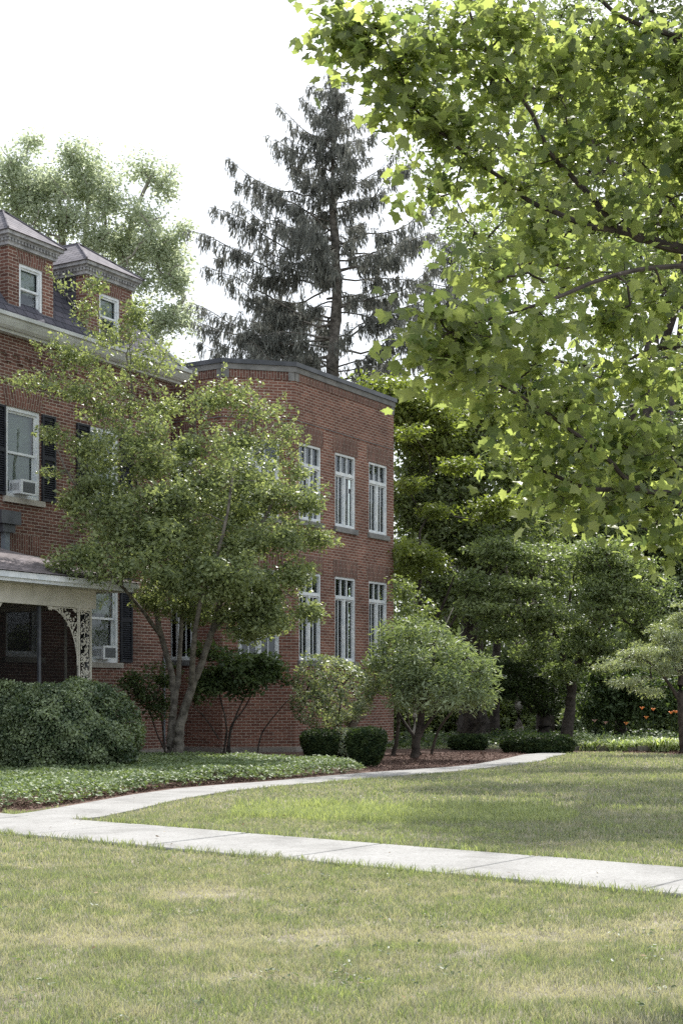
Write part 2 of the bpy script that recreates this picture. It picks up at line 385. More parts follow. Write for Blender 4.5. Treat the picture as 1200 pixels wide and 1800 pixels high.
def leaves(name, P, N, D, S, tpl, mat, parent, tint, extra=None):
    V0, F0 = TPL[tpl]; N = unit(N); D = unit(D - (D * N).sum(1, keepdims=True) * N); B = np.cross(N, D)
    k = len(V0); n = len(P)
    V = (P[:, None] + S[:, None, None] * (V0[None, :, 0:1] * D[:, None] + V0[None, :, 1:2] * B[:, None] + V0[None, :, 2:3] * N[:, None])).reshape(-1, 3)
    fl = np.concatenate([np.array(f) for f in F0]); tot = np.array([len(f) for f in F0])
    loops = (fl[None] + (np.arange(n) * k)[:, None]).ravel(); totals = np.tile(tot, n); starts = np.concatenate([[0], np.cumsum(totals)[:-1]])
    return np_mesh(name, V, loops, starts, totals, mat, parent, tint=np.repeat(np.clip(tint, 0, 1), k))

def clump_leaves(C, Rr, n_per, flat=.55, up=.8, rand=.7, size=.08, sizevar=.3, droop=.2, dens=1.0):
    """leaves scattered in flattened clumps; C centres, Rr radii"""
    cnt = np.maximum(3, (n_per * (Rr / Rr.mean()) ** 2).astype(int)); idx = np.repeat(np.arange(len(C)), cnt); n = len(idx)
    off = unit(rng.normal(size=(n, 3))) * (rng.uniform(0, 1, (n, 1)) ** .45) ; off[:, 2] *= flat
    P = C[idx] + off * Rr[idx][:, None]
    Nn = unit(np.array([0, 0, up]) + rand * rng.normal(size=(n, 3)) + .5 * off)
    D = unit(off * np.array([1, 1, .3]) + .6 * rng.normal(size=(n, 3)) + np.array([0, 0, -droop]))
    S = size * (1 + sizevar * rng.normal(size=n)).clip(.4, 1.7)
    ct = rng.uniform(.15, .85, len(C)); tint = ct[idx] * .55 + rng.uniform(0, .5, n)
    return P, Nn, D, S, tint

def lobe_points(lobes, n, core=.35):
    """clump centres inside ellipsoids given as (px, py, rx_px, ry_px, d[, depth_scale])"""
    vol = np.array([l[2] * l[3] for l in lobes], float) ** .8; pr = vol / vol.sum(); k = rng.choice(len(lobes), n, p=pr); out = []
    for i in k:
        l = lobes[i]; d = l[4]; c = np.array(at(l[0], l[1], d)); ds = l[5] if len(l) > 5 else 1.0
        r = np.array([l[2] * d / 2500, l[2] * d / 2500 * ds, l[3] * d / 2500])
        v = unit(rng.normal(size=3)) * rng.uniform(core, 1)
        out.append(c + v * r)
    return np.array(out)

def grow(limbs, targets, tip=.006, k_r=1.0, bend=.12, up_pen=.6, seg=.35, maxr=None):
    """limbs: list of (points, r0, r1). Grow twigs from the limbs to every target. Returns MB of tapered tubes."""
    nodes = []; par = []; fixed = []
    mbt = MB()
    for pts, r0, r1 in limbs:
        pts = [Vector(p) for p in pts]; sm = []
        for i in range(len(pts) - 1):            # Catmull-Rom smoothing
            p0, p1, p2, p3 = pts[max(i-1, 0)], pts[i], pts[i+1], pts[min(i+2, len(pts)-1)]
            for t in (0, .25, .5, .75):
                sm.append(.5 * ((2*p1) + (p2-p0)*t + (2*p0-5*p1+4*p2-p3)*t*t + (3*p1-p0-3*p2+p3)*t**3))
        sm.append(pts[-1]); m = len(sm)
        jit = min(.03, (r0 + r1) * .2)
        sm = [p + Vector(rng.normal(size=3)) * jit * .35 for p in sm]
        rad = [r0 + (r1 - r0) * (i / (m - 1)) ** .8 for i in range(m)]
        mbt.tube(sm, rad, 10 if r0 > .05 else 6)
        L = sum((sm[i+1] - sm[i]).length for i in range(m-1)); st = int(m * .25) if len(limbs) > 1 and r0 > .1 else int(m * .15)
        for i in range(st, m): nodes.append(tuple(sm[i])); fixed.append(rad[i]); par.append(-1)
    X = np.array(nodes); parent = list(par); radf = list(fixed); cnt = [0] * len(nodes)
    if len(targets):
        d0 = np.min(np.linalg.norm(targets[:, None] - X[None, ::3], axis=2), axis=1); order = np.argsort(d0)
        buf = np.zeros((len(X) + len(targets) * 14, 3)); buf[:len(X)] = X; nn = len(X)
        for ti in order:
            t = targets[ti]; dv = t - buf[:nn]; dist = np.linalg.norm(dv, axis=1)
            cost = dist + up_pen * np.maximum(0, -dv[:, 2]) * 1.2
            j = int(np.argmin(cost)); L = dist[j]
            if L < 1e-3: continue
            ns = int(np.clip(L / seg, 2, 12)); side = rng.normal(size=3) * bend * L; side[2] = -abs(side[2]) * .4 if rng.random() < .6 else side[2]
            prev = j; base = buf[j].copy()
            for q in range(1, ns + 1):
                f = q / ns; p = base + (t - base) * f + side * math.sin(math.pi * f) * .8 + rng.normal(size=3) * L * .012
                if q == ns: p = t
                buf[nn] = p; parent.append(prev); radf.append(0); cnt.append(0); prev = nn; nn += 1
            a = prev
            while a >= 0: cnt[a] += 1; a = parent[a]
        rr_ = [radf[i] if parent[i] < 0 else tip * k_r * max(1, cnt[i]) ** .42 for i in range(nn)]
        if maxr: rr_ = [min(r, maxr) if parent[i] >= 0 else r for i, r in enumerate(rr_)]
        for i in range(len(X), nn):
            p = parent[i]; r1 = rr_[i]; r0 = min(rr_[p], r1 * 1.5)
            mbt.tube([buf[p], buf[i]], [r0, r1], 4 if r1 < .03 else 7, cap=False)
    return mbt

def tree(name, label, cat, base, limbs, lobes, nclump, n_per, cr, leaf, size, mat, bark, group=None, flat=.55, core=.35, tip=.006, seg=.35, keep=None, shoots=(), **kw):
    root = empty(name, base); tag(root, label, cat, group)
    b = np.array(base)
    C = lobe_points(lobes, nclump, core)
    if keep is not None: C = C[rng.uniform(0, 1, len(C)) < keep(C)]
    sub = C if len(C) < 420 else C[rng.choice(len(C), 420, replace=False)]
    mbt = grow(limbs, sub, tip=tip, seg=seg)
    for p0, p1, nl in shoots: mbt.tube([p0, tuple((np.array(p0)+np.array(p1))/2 + np.array([0, 0, -.05])), p1], [.012, .008, .003], 4, cap=False)
    mbt.xf(lambda p: (p[0]-b[0], p[1]-b[1], p[2]-b[2])); mbt.build('trunk', bark, root, smooth=True)
    Rr = cr * rng.uniform(.65, 1.35, len(C))
    P, N, D, S, T = clump_leaves(C, Rr, n_per, flat=flat, size=size, **kw)
    for p0, p1, nl in shoots:                     # long leafy shoots that stick out of the crown
        p0, p1 = np.array(p0), np.array(p1); t = rng.uniform(0, 1, (nl, 1)); w_ = .09*(1.15-t)
        P2 = p0 + (p1-p0)*t + rng.normal(size=(nl, 3))*w_ + np.array([0, 0, -.05])*4*t*(1-t); P = np.concatenate([P, P2])
        N = np.concatenate([N, unit(np.array([0, 0, .6]) + .7*rng.normal(size=(nl, 3)))]); D = np.concatenate([D, unit((p1-p0)/np.linalg.norm(p1-p0) + .8*rng.normal(size=(nl, 3)))])
        S = np.concatenate([S, size*rng.uniform(.6, 1.2, nl)]); T = np.concatenate([T, rng.uniform(.4, 1, nl)])
    leaves('crown', P - b, N, D, S, leaf, mat, root, T)
    return root

# ------------------------------------------------------------------ the brick house (local x runs along the facade away from camera, y into the building)
HOUSE = (-3.54, 33.36, 0); HRZ = math.atan2(.8575, .5145)
cH, sH = math.cos(HRZ), math.sin(HRZ)
def hw(x, y, z=0): return (HOUSE[0] + x*cH - y*sH, HOUSE[1] + x*sH + y*cH, z)
X0, X1 = -16.0, -0.75          # facade extent
def wall_holes(mb, x0, x1, z0, z1, holes, depth=.14, fn=None, uoff=0.0):
    """wall in plane y=0 (fn maps (x, y, z) to local), holes (xa,xb,za,zb) with reveals"""
    fn = fn or (lambda x, y, z: (x, y, z))
    xs = sorted({x0, x1, *[h[0] for h in holes], *[h[1] for h in holes]}); zs = sorted({z0, z1, *[h[2] for h in holes], *[h[3] for h in holes]})
    for i in range(len(xs)-1):
        for j in range(len(zs)-1):
            a, b, c, d = xs[i], xs[i+1], zs[j], zs[j+1]; mx, mz = (a+b)/2, (c+d)/2
            if any(h[0] < mx < h[1] and h[2] < mz < h[3] for h in holes): continue
            mb.poly([fn(a,0,c), fn(b,0,c), fn(b,0,d), fn(a,0,d)], [(a+uoff,c),(b+uoff,c),(b+uoff,d),(a+uoff,d)])
    for a, b, c, d in holes:
        mb.poly([fn(a,0,c), fn(a,0,d), fn(a,depth,d), fn(a,depth,c)], [(0,c),(0,d),(depth,d),(depth,c)])
        mb.poly([fn(b,0,d), fn(b,0,c), fn(b,depth,c), fn(b,depth,d)], [(0,d),(0,c),(depth,c),(depth,d)])
        mb.poly([fn(a,0,d), fn(b,0,d), fn(b,depth,d), fn(a,depth,d)], [(a,d),(b,d),(b,d+depth),(a,d+depth)])
        mb.poly([fn(b,0,c), fn(a,0,c), fn(a,depth,c), fn(b,depth,c)], [(b,c),(a,c),(a,c+depth),(b,c+depth)])

def frame_bars(mb, xa, xb, za, zb, y0, y1, t):
    mb.box(xa, xa+t, y0, y1, za, zb); mb.box(xb-t, xb, y0, y1, za, zb)
    mb.box(xa+t, xb-t, y0, y1, za, za+t); mb.box(xa+t, xb-t, y0, y1, zb-t, zb)

def sash_window(root, xa, xb, za, zb, blind=.62, dark_low=False, y=0.0, sill=True, sillmat='stone', raised=0.0, curtain=False):
    mb = MB(); t = .07
    frame_bars(mb, xa, xb, za, zb, y+.02, y+.14, t)
    mid = za + (zb-za) * .5
    frame_bars(mb, xa+t, xb-t, mid-.02, zb-t, y+.06, y+.10, .045)       # upper sash
    frame_bars(mb, xa+t, xb-t, za+t+raised, mid+.025+raised*.1, y+.102, y+.142, .05)   # lower sash
    wd = mb.build('window', M['white'], root)
    g = MB(); g.poly([(xa+t,y+.085,mid), (xb-t,y+.085,mid), (xb-t,y+.085,zb-t), (xa+t,y+.085,zb-t)]); g.poly([(xa+t,y+.125,za+t), (xb-t,y+.125,za+t), (xb-t,y+.125,mid), (xa+t,y+.125,mid)])
    g.build('pane', M['glass'], wd)
    if blind > 0:
        b = MB(); zb2 = zb - t; za2 = zb2 - (zb2 - za) * blind; b.box(xa+t, xb-t, y+.17, y+.18, za2, zb2); b.build('blind', M['blind'], wd)
    if curtain:
        b = MB(); n = 18
        for i in range(n):
            u0, u1 = xa+t+(xb-xa-2*t)*i/n, xa+t+(xb-xa-2*t)*(i+1)/n; o0, o1 = (i % 2)*.04, ((i+1) % 2)*.04
            b.poly([(u0,y+.19+o0,za), (u1,y+.19+o1,za), (u1,y+.19+o1,zb), (u0,y+.19+o0,zb)])
        b.build('curtain', M['curtain'], wd)
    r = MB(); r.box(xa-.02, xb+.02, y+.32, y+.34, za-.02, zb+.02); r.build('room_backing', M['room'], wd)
    if sill:
        s_ = MB(); s_.box(xa-.09, xb+.09, y-.07, y+.12, za-.115, za-.002); s_.build('sill', M[sillmat], wd)
    return wd

def lintel(mb, xa, xb, z, h=.40, fan=.09, fn=None, proud=.004, thick=.05):
    """splayed or straight arch of upright bricks"""
    fn = fn or (lambda x, y, z: (x, y, z))
    n = max(1, int(round((xb - xa) / .071)))
    q = lambda x, z: fn(x, -proud, z)
    mb.poly([q(xa, z), q(xb, z), q(xb+fan, z+h), q(xa-fan, z+h)], [(xa, z), (xb, z), (xb, z+h), (xa, z+h)])

house = empty('brick_house', HOUSE, HRZ)
tag(house, 'old red brick house with slate mansard roof, brick dormers, black shutters and white porch', 'house')
UPW = [(-10.54, -9.57), (-8.05, -7.08), (-6.04, -5.07), (-3.54, -2.60)]
holes = [(a, b, 5.30, 7.10) for a, b in UPW] + [(a, b, 2.12, 4.18) for a, b in ((-10.54, -9.57), (-8.05, -7.08), (-6.04, -5.07))] + [(-3.54, -2.60, 2.05, 3.95)]
mb = MB(); wall_holes(mb, X0, X1, .12, 8.52, holes)
# end wall and the short recess behind the corner
mb.poly([(X1, 0, .12), (X1, 9, .12), (X1, 9, 8.52), (X1, 0, 8.52)], [(0, .12), (9, .12), (9, 8.52), (0, 8.52)])
mb.poly([(X0, 9, .12), (X0, 0, .12), (X0, 0, 8.52), (X0, 9, 8.52)], [(9, .12), (0, .12), (0, 8.52), (9, 8.52)])
mb.poly([(X1, 9, .12), (X0, 9, .12), (X0, 9, 8.52), (X1, 9, 8.52)])
# corbel table: brackets under the eave with a projecting course
for i in range(int((X1-X0)/.34)):
    x = X0 + .1 + i*.34; mb.box(x, x+.14, -.045, .0-.001, 7.98, 8.13)
mb.box(X0, X1, -.03, -.001, 8.13, 8.27)
mb.build('wall', M['brick'], house)
mb = MB(); mb.box(X0, X1-.001, -.035, -.0025, 7.60, 7.66); mb.build('string_course', M['brick'], house)
arches = [(a-.02, b+.02, 7.105, .40, .09) for a, b in UPW] + [(a-.02, b+.02, 4.185, .40, 0) for a, b in UPW[:3]] + [(-3.56, -2.58, 3.955, .40, 0), (-3.5, -2.5, 1.2, .34, 0)]
for xa_, xb_, z_, h_, f_ in arches:
    mb = MB(); lintel(mb, xa_, xb_, z_, h_, f_); mb.build('brick_arch', M['soldier'], house)
mb = MB(); mb.box(X0, X1+.05, -.06, .2, -.05, .12); mb.box(X1-.02, X1+.05, .2, 9, -.05, .12); mb.build('plinth', M['concrete_base'], house)
for k, (a, b) in enumerate(UPW): sash_window(house, a, b, 5.30, 7.10, blind=.97, curtain=False)
sash_window(house, -3.54, -2.60, 2.05, 3.95, blind=.42, curtain=True)
for a, b in UPW[:3]: sash_window(house, a, b, 2.12, 4.18, blind=.3)

def shutter_mesh():
    mb = MB(); w, h = .40, 1.78
    frame_bars(mb, 0, w, 0, h, -.05, -.005, .045); mb.box(.045, w-.045, -.05, -.005, h/2-.04, h/2+.04); mb.box(.045, w-.045, -.012, -.006, .045, h-.045)
    for seg0, seg1 in ((.05, h/2-.045), (h/2+.045, h-.05)):
        z = seg0
        while z + .045 < seg1:
            mb.poly([(.045, -.046, z), (w-.045, -.046, z), (w-.045, -.014, z+.038), (.045, -.014, z+.038)]); z += .045
    return mb
sh0 = shutter_mesh().build('shutter', M['shutter'], house)
spots = []
for a, b in UPW: spots += [(a-.44, 5.31, 1), (b+.035, 5.31, 1)]
spots += [(-2.565, 2.06, 1.05), (-3.98, 2.06, 1.05)]
for k, (x, z, sc) in enumerate(spots):
    s_ = sh0 if k == 0 else sh0.copy()
    if k: col.objects.link(s_); s_.parent = house
    s_.location = (x, 0, z); s_.scale = (1, 1, sc)

# eave gutter: classical profile swept along the facade and round the end
prof = [(-.02, 8.50), (-.16, 8.505), (-.17, 8.55), (-.24, 8.555), (-.30, 8.60), (-.36, 8.68), (-.38, 8.73), (-.44, 8.74), (-.45, 8.81), (-.41, 8.81), (-.40, 8.78), (-.05, 8.74)]
mb = MB(); cxy = lambda o: (X1 - o, o)
for i in range(len(prof)-1):
    (o0, z0), (o1, z1) = prof[i], prof[i+1]
    mb.poly([(X0, o0, z0), (X1-o0, o0, z0), (X1-o1, o1, z1), (X0, o1, z1)])
    mb.poly([(X1-o0, o0, z0), (X1-o0, 9, z0), (X1-o1, 9, z1), (X1-o1, o1, z1)])
mb.build('gutter', M['gutter'], house, smooth=False)
# mansard roof with a hipped end and a low deck on top
mb = MB(); e = .30; rise, run = 1.85, 1.55
A = (X0, -e, 8.78); B = (X1+e, -e, 8.78); C_ = (X1+e-run, -e+run, 8.78+rise); D_ = (X0, -e+run, 8.78+rise); L_ = math.hypot(run, rise)
mb.poly([A, B, C_, D_], [(A[0], 0), (B[0], 0), (C_[0], L_), (D_[0], L_)])
B2 = (X1+e, 9, 8.78); C2 = (X1+e-run, 9-run, 8.78+rise); mb.poly([B, B2, C2, C_], [(0, 0), (9.3, 0), (9.3-run, L_), (run, L_)])
mb.poly([D_, C_, C2, (X0, 9-run, 8.78+rise)])
roof = mb.build('roof', M['slate'], house)
mb = MB(); hd = (Vector(C_) - Vector(B)).normalized()
mb.tube([Vector(B)+Vector((0,0,.03)), Vector(C_)+Vector((0,0,.03))], .035, 6); mb.build('hip_flashing', M['gutter'], roof)

def dormer(x0, x1):
    """brick front, slate cheeks, white dentil cornice, low hipped roof"""
    z0, z1, dep = 8.80, 10.30, 1.75
    yf = .0; root = None
    wa, wb = (x0+x1)/2-.34, (x0+x1)/2+.34
    mb = MB(); wall_holes(mb, x0, x1, z0, z1, [(wa, wb, 9.03, 10.02)], depth=.10, fn=lambda x, y, z: (x, y+yf, z))
    for s, x in ((0, x0), (1, x1)):   # brick returns of the front
        mb.poly([(x, yf, z0), (x, yf+.28, z0), (x, yf+.28, z1), (x, yf, z1)], [(0, z0), (.28, z0), (.28, z1), (0, z1)])
    d = mb.build('dormer', M['brick'], house)
    mb = MB()
    for x in (x0+.02, x1-.02): mb.poly([(x, yf+.28, z0), (x, yf+dep, z0), (x, yf+dep, z1), (x, yf+.28, z1)], [(.28, z0), (dep, z0), (dep, z1), (.28, z1)])
    mb.build('slate_cheek', M['slate'], d)
    mb = MB(); lintel(mb, wa-.03, wb+.03, 10.025, .25, .05, fn=lambda x, y, z: (x, y+yf, z)); mb.build('brick_arch', M['soldier'], d)
    mb = MB(); mb.box(x0-.03, x1+.03, yf-.06, yf-.002, z0+.03, 9.02); mb.build('flashing', M['copper'], d)
    mb = MB()
    frame_bars(mb, wa, wb, 9.03, 10.02, yf+.02, yf+.12, .06)
    frame_bars(mb, wa+.06, wb-.06, 9.52, 9.96, yf+.05, yf+.08, .04); frame_bars(mb, wa+.06, wb-.06, 9.09, 9.55, yf+.082, yf+.115, .04)
    mb.build('window_frame', M['white'], d)
    mb = MB(); mb.poly([(wa+.06, yf+.1, 9.09), (wb-.06, yf+.1, 9.09), (wb-.06, yf+.1, 9.96), (wa+.06, yf+.1, 9.96)]); mb.build('pane', M['glass'], d)
    mb = MB(); mb.box(wa+.06, wb-.06, yf+.15, yf+.16, 9.48, 9.98); mb.build('blind', M['blind'], d)
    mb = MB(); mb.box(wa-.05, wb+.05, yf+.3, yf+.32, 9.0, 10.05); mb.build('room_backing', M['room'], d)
    # cornice
    mb = MB(); o = .16
    mb.box(x0-.05, x1+.05, yf-.05, yf+dep, z1+.001, z1+.07)
    mb.box(x0-.10, x1+.10, yf-.10, yf+dep, z1+.13, z1+.18); mb.box(x0-o, x1+o, yf-o, yf+dep, z1+.18, z1+.25)
    mb.box(x0-.055, x1+.055, yf-.055, yf+dep, z1+.07, z1+.13)
    n = int((x1-x0+.14)/.09)
    for i in range(n): xx = x0-.07+i*.09; mb.box(xx, xx+.05, yf-.095, yf-.056, z1+.075, z1+.127)
    n = int(dep/.09)
    for i in range(n):
        yy = yf-.05+i*.09
        mb.box(x0-.095, x0-.056, yy, yy+.05, z1+.075, z1+.127); mb.box(x1+.056, x1+.095, yy, yy+.05, z1+.075, z1+.127)
    mb.build('cornice', M['trim_grey'], d)
    mb = MB(); h0 = z1+.252; hh = .74; o = .20; hx = (x1-x0)/2+o; xm = (x0+x1)/2; back = dep+.3
    F0, F1 = (x0-o, yf-o, h0), (x1+o, yf-o, h0); Ap = (xm, yf-o+hx*1.15, h0+hh); Bk0, Bk1 = (x0-o, back, h0), (x1+o, back, h0); Ab = (xm, back, h0+hh)
    sl = math.hypot(hx, hh)
    mb.poly([F0, F1, Ap], [(F0[0], 0), (F1[0], 0), (xm, sl)]); mb.poly([F1, Bk1, Ab, Ap], [(0, 0), (back+o, 0), (back+o, sl), (hx, sl)])
    mb.poly([Bk0, F0, Ap, Ab], [(back+o, 0), (0, 0), (hx, sl), (back+o, sl)]); mb.poly([F1, F0, Bk0, Bk1])
    mb.build('dormer_roof', M['slate_light'], d)
    mb = MB()
    for a, b in ((F0, Ap), (F1, Ap), (Ap, Ab)): mb.tube([Vector(a)+Vector((0,0,.012)), Vector(b)+Vector((0,0,.012))], .022, 6)
    mb.build('hip_flashing', M['slate_light'], d)
for a, b in ((-11.0, -9.7), (-8.5, -7.2), (-5.98, -4.68), (-3.66, -2.14)): dormer(a, b)

# downpipe with leader head by the upper window
mb = MB(); mb.box(-6.42, -5.88, -.26, -.003, 4.72, 4.98); mb.box(-6.32, -5.98, -.2, -.003, 4.56, 4.72); mb.build('leader_head', M['metal_dark'], house)
mb = MB(); mb.box(-6.20, -6.06, -.13, -.02, 3.9, 4.56); mb.build('downpipe', M['lead'], house)
mb = MB(); mb.tube([(X1-.28, -.04, .1), (X1-.28, -.04, 1.6), (X1-.28, -.04, 2.3)], .022, 8); mb.build('conduit', M['lead'], house)

# porch
PX1 = -6.24; PF = -2.5
mb = MB(); mb.box(X0, PX1, PF, PF+.22, 2.97, 3.30); mb.box(PX1-.22, PX1, PF+.22, -.003, 2.97, 3.30); mb.build('porch_beam', M['cream'], house)
mb = MB()
mb.poly([(X0, PF-.45, 3.31), (PX1+.46, PF-.45, 3.31), (PX1+.46, -.003, 3.31), (X0, -.003, 3.31)][::-1])
mb.box(X0, PX1, PF-.04, PF-.001, 3.30, 3.308)
mb.build('porch_ceiling', M['cream'], house)
mb = MB(); mb.box(X0, PX1+.46, PF-.5, PF-.455, 3.30, 3.40); mb.box(PX1+.465, PX1+.51, PF-.5, -.003, 3.30, 3.40)
mb.box(X0, PX1+.49, PF-.56, PF-.502, 3.36, 3.46); mb.box(PX1+.512, PX1+.57, PF-.56, -.003, 3.36, 3.46); mb.build('porch_fascia', M['white'], house)
mb = MB(); ex = PX1+.6; ey = PF-.6; k = .33
rt = -ey; P0, P1, P2 = (X0, ey, 3.47), (ex, ey, 3.47), (ex-rt, -.002, 3.47+k*rt); P3 = (X0, -.002, 3.47+k*rt); P4 = (ex, -.002, 3.47)
mb.poly([P0, P1, P2, P3], [(X0, 0), (ex, 0), (ex-rt, rt*1.05), (X0, rt*1.05)]); mb.poly([P1, P4, P2], [(0, 0), (rt, 0), (rt, rt*1.05)])
mb.build('porch_roof', M['porch_shingle'], house)
mb = MB(); mb.box(X0, PX1+.1, PF-.1, -.07, .0, .35); mb.build('porch_floor', M['stone_rough'], house)

mb = MB(); mb.poly([(X0, PF+.14, .35), (PX1-.12, PF+.14, .35), (PX1-.12, PF+.14, 2.97), (X0, PF+.14, 2.97)]); mb.poly([(PX1-.12, PF+.14, .35), (PX1-.12, -.01, .35), (PX1-.12, -.01, 2.97), (PX1-.12, PF+.14, 2.97)])
scr = mb.build('insect_screen', M['screen'], house)
mb = MB(); x = PX1-.16
while x > X0: mb.box(x, x+.06, PF+.10, PF+.138, .35, 2.965); x -= 1.28
mb.box(X0, PX1-.1, PF+.145, PF+.18, 1.28, 1.36); mb.box(X0, PX1-.1, PF+.145, PF+.18, .36, .46); mb.build('screen_frame', M['metal_dark'], scr)
def tracery(w, z0, z1, thick=.018, seed=1, dens=1.0):
    """cast-iron scroll work filling a panel 0..w wide: curling stems with small leaves"""
    r = random.Random(seed); mb = MB(); z = z0; k = 0
    while z < z1 - .05:
        h = .30; sgn = 1 if k % 2 == 0 else -1; cx = w/2
        for s in (1, -1):
            pts = []
            for i in range(13):
                a = i/12; ang = a * 2 * math.pi * 1.15; rad = (w*.23) * (1 - .55*a)
                pts.append((cx + s*(w*.22 - rad*math.cos(ang)*.9), 0, z + h*.5 + sgn*s*rad*math.sin(ang)*1.3))
            mb.tube(pts, thick*.42, 5)
        mb.tube([(cx, 0, z), (cx + sgn*w*.16, 0, z+h*.33), (cx - sgn*w*.16, 0, z+h*.66), (cx, 0, z+h)], thick*.45, 5)
        for q in range(int(11*dens)):
            lx, lz = r.uniform(.03, w-.03), z + r.uniform(0, h); a = r.uniform(0, 6.28); l = r.uniform(.035, .06)
            ca, sa = math.cos(a), math.sin(a); y = r.uniform(-.004, .004)
            pts = [(0,0),(l*.3,l*.32),(l*.55,l*.16),(l*.75,l*.3),(l,0),(l*.75,-l*.3),(l*.55,-l*.16),(l*.3,-l*.32)]
            P = [(lx+ca*u-sa*v, y, lz+sa*u+ca*v) for u, v in pts]
            mb.poly([(p[0], p[1]-.006, p[2]) for p in P]); mb.poly([(p[0], p[1]+.006, p[2]) for p in P][::-1])
            for i in range(8): j = (i+1) % 8; mb.poly([(P[i][0], P[i][1]-.006, P[i][2]), (P[i][0], P[i][1]+.006, P[i][2]), (P[j][0], P[j][1]+.006, P[j][2]), (P[j][0], P[j][1]-.006, P[j][2])])
        z += h; k += 1
    return mb
for k, xc in enumerate((-6.70, -9.85, -13.0)):
    mb = MB(); W_ = .36
    for x in (xc, xc+W_-.035): mb.box(x, x+.035, PF+.02, PF+.055, .35, 2.97)
    mb.box(xc+.036, xc+W_-.036, PF+.025, PF+.05, .35, .40); mb.box(xc+.036, xc+W_-.036, PF+.025, PF+.05, 2.93, 2.969)
    for x in (xc, xc+W_-.035): mb.box(x, x+.035, PF+.34, PF+.375, .35, 2.97)
    post = mb.build('porch_post', M['cream'], house)
    t = tracery(W_-.07, .40, 2.93, seed=k+2, dens=2.3).xf(lambda p: (p[0]+xc+.035, p[1]+PF+.037, p[2])); t.build('scrollwork', M['cream'], post)
    # curved bracket of scrollwork on each side
    for s in (-1, 1):
        if s == 1 and k == 0: continue
        mb = MB(); Wb, Hb = .80, 1.05; x_ = xc if s < 0 else xc+W_; r = random.Random(k*7+s)
        arc = [(x_ + s*Wb*(1-math.cos(a))*1.0, PF+.037, 2.95 - Hb*(1-math.sin(a))) for a in [i/14*math.pi/2 for i in range(15)]]
        arc = [(x_ + s*(.02+ Wb*(1-math.cos(a))), PF+.037, 2.95-Hb*math.cos(a)**.0*(1-math.sin(a))) for a in [i/14*math.pi/2 for i in range(15)]]
        mb.tube(arc, .012, 6)
        mb.tube([(x_ + s*.014, PF+.037, 2.95-Hb), (x_ + s*.014, PF+.037, 2.955)], .011, 6); mb.tube([(x_ + s*.014, PF+.037, 2.955), (x_ + s*(Wb+.02), PF+.037, 2.955)], .011, 6)
        for q in range(105):
            a = r.uniform(0, math.pi/2); f = r.uniform(0, 1)**.6
            ax, az = Wb*(1-math.cos(a)), Hb*(1-math.sin(a))
            lx = x_ + s*ax*f if r.random() < .5 else x_ + s*ax; lz = 2.95 - az*f if lx == x_ + s*ax else 2.95 - az
            if abs(lx - x_) > Wb or 2.95-lz > Hb: continue
            an = r.uniform(0, 6.28); l = r.uniform(.04, .07); ca, sa = math.cos(an), math.sin(an); y = PF+.037+r.uniform(-.004, .004)
            pts = [(0,0),(l*.3,l*.32),(l*.55,l*.16),(l*.75,l*.3),(l,0),(l*.75,-l*.3),(l*.55,-l*.16),(l*.3,-l*.32)]
            P = [(lx+ca*u-sa*v, y, lz+sa*u+ca*v) for u, v in pts]
            P = [(p[0], p[1], min(p[2], 2.965)) for p in P]
            mb.poly([(p[0], p[1]-.006, p[2]) for p in P]); mb.poly([(p[0], p[1]+.006, p[2]) for p in P][::-1])
        mb.build('porch_bracket', M['cream'], house)

def air_conditioner(x, z, label, y=-.20, w=.42, h=.27):
    loc = hw(x, y, z); root = empty('air_conditioner', loc, HRZ); tag(root, label, 'air conditioner', 'window air conditioners on the brick house')
    mb = MB(); mb.box(0, w, .012, .42, 0, h); mb.box(-.012, w+.012, 0, .012, -.012, .02); mb.box(-.012, w+.012, 0, .012, h-.03, h+.012)
    mb.box(-.012, .05, 0, .0119, .02, h-.03); mb.box(w-.02, w+.012, 0, .0119, .02, h-.03)
    mb.build('case', M['ac'], root)
    mb = MB(); mb.box(.055, w-.025, .002, .0115, .025, h-.035)
    zz = .03
    while zz < h-.045: mb.box(.055, w-.025, -.003, .0015, zz, zz+.008); zz += .02
    mb.build('rear_grille', M['ac_dark'], root)
    mb = MB()
    for i in range(7): yy = .07 + i*.035; mb.box(-.004, -.0005, yy, yy+.014, .06, h-.06)
    mb.build('side_vent', M['ac_dark'], root)
air_conditioner(-5.82, 5.375, 'white air conditioner in the upper window at the left edge, above the porch roof')
air_conditioner(-3.33, 5.375, 'white air conditioner half hidden by leaves in the upper window behind the tree')
air_conditioner(-3.33, 2.125, 'white air conditioner in the ground floor window beside the porch post')

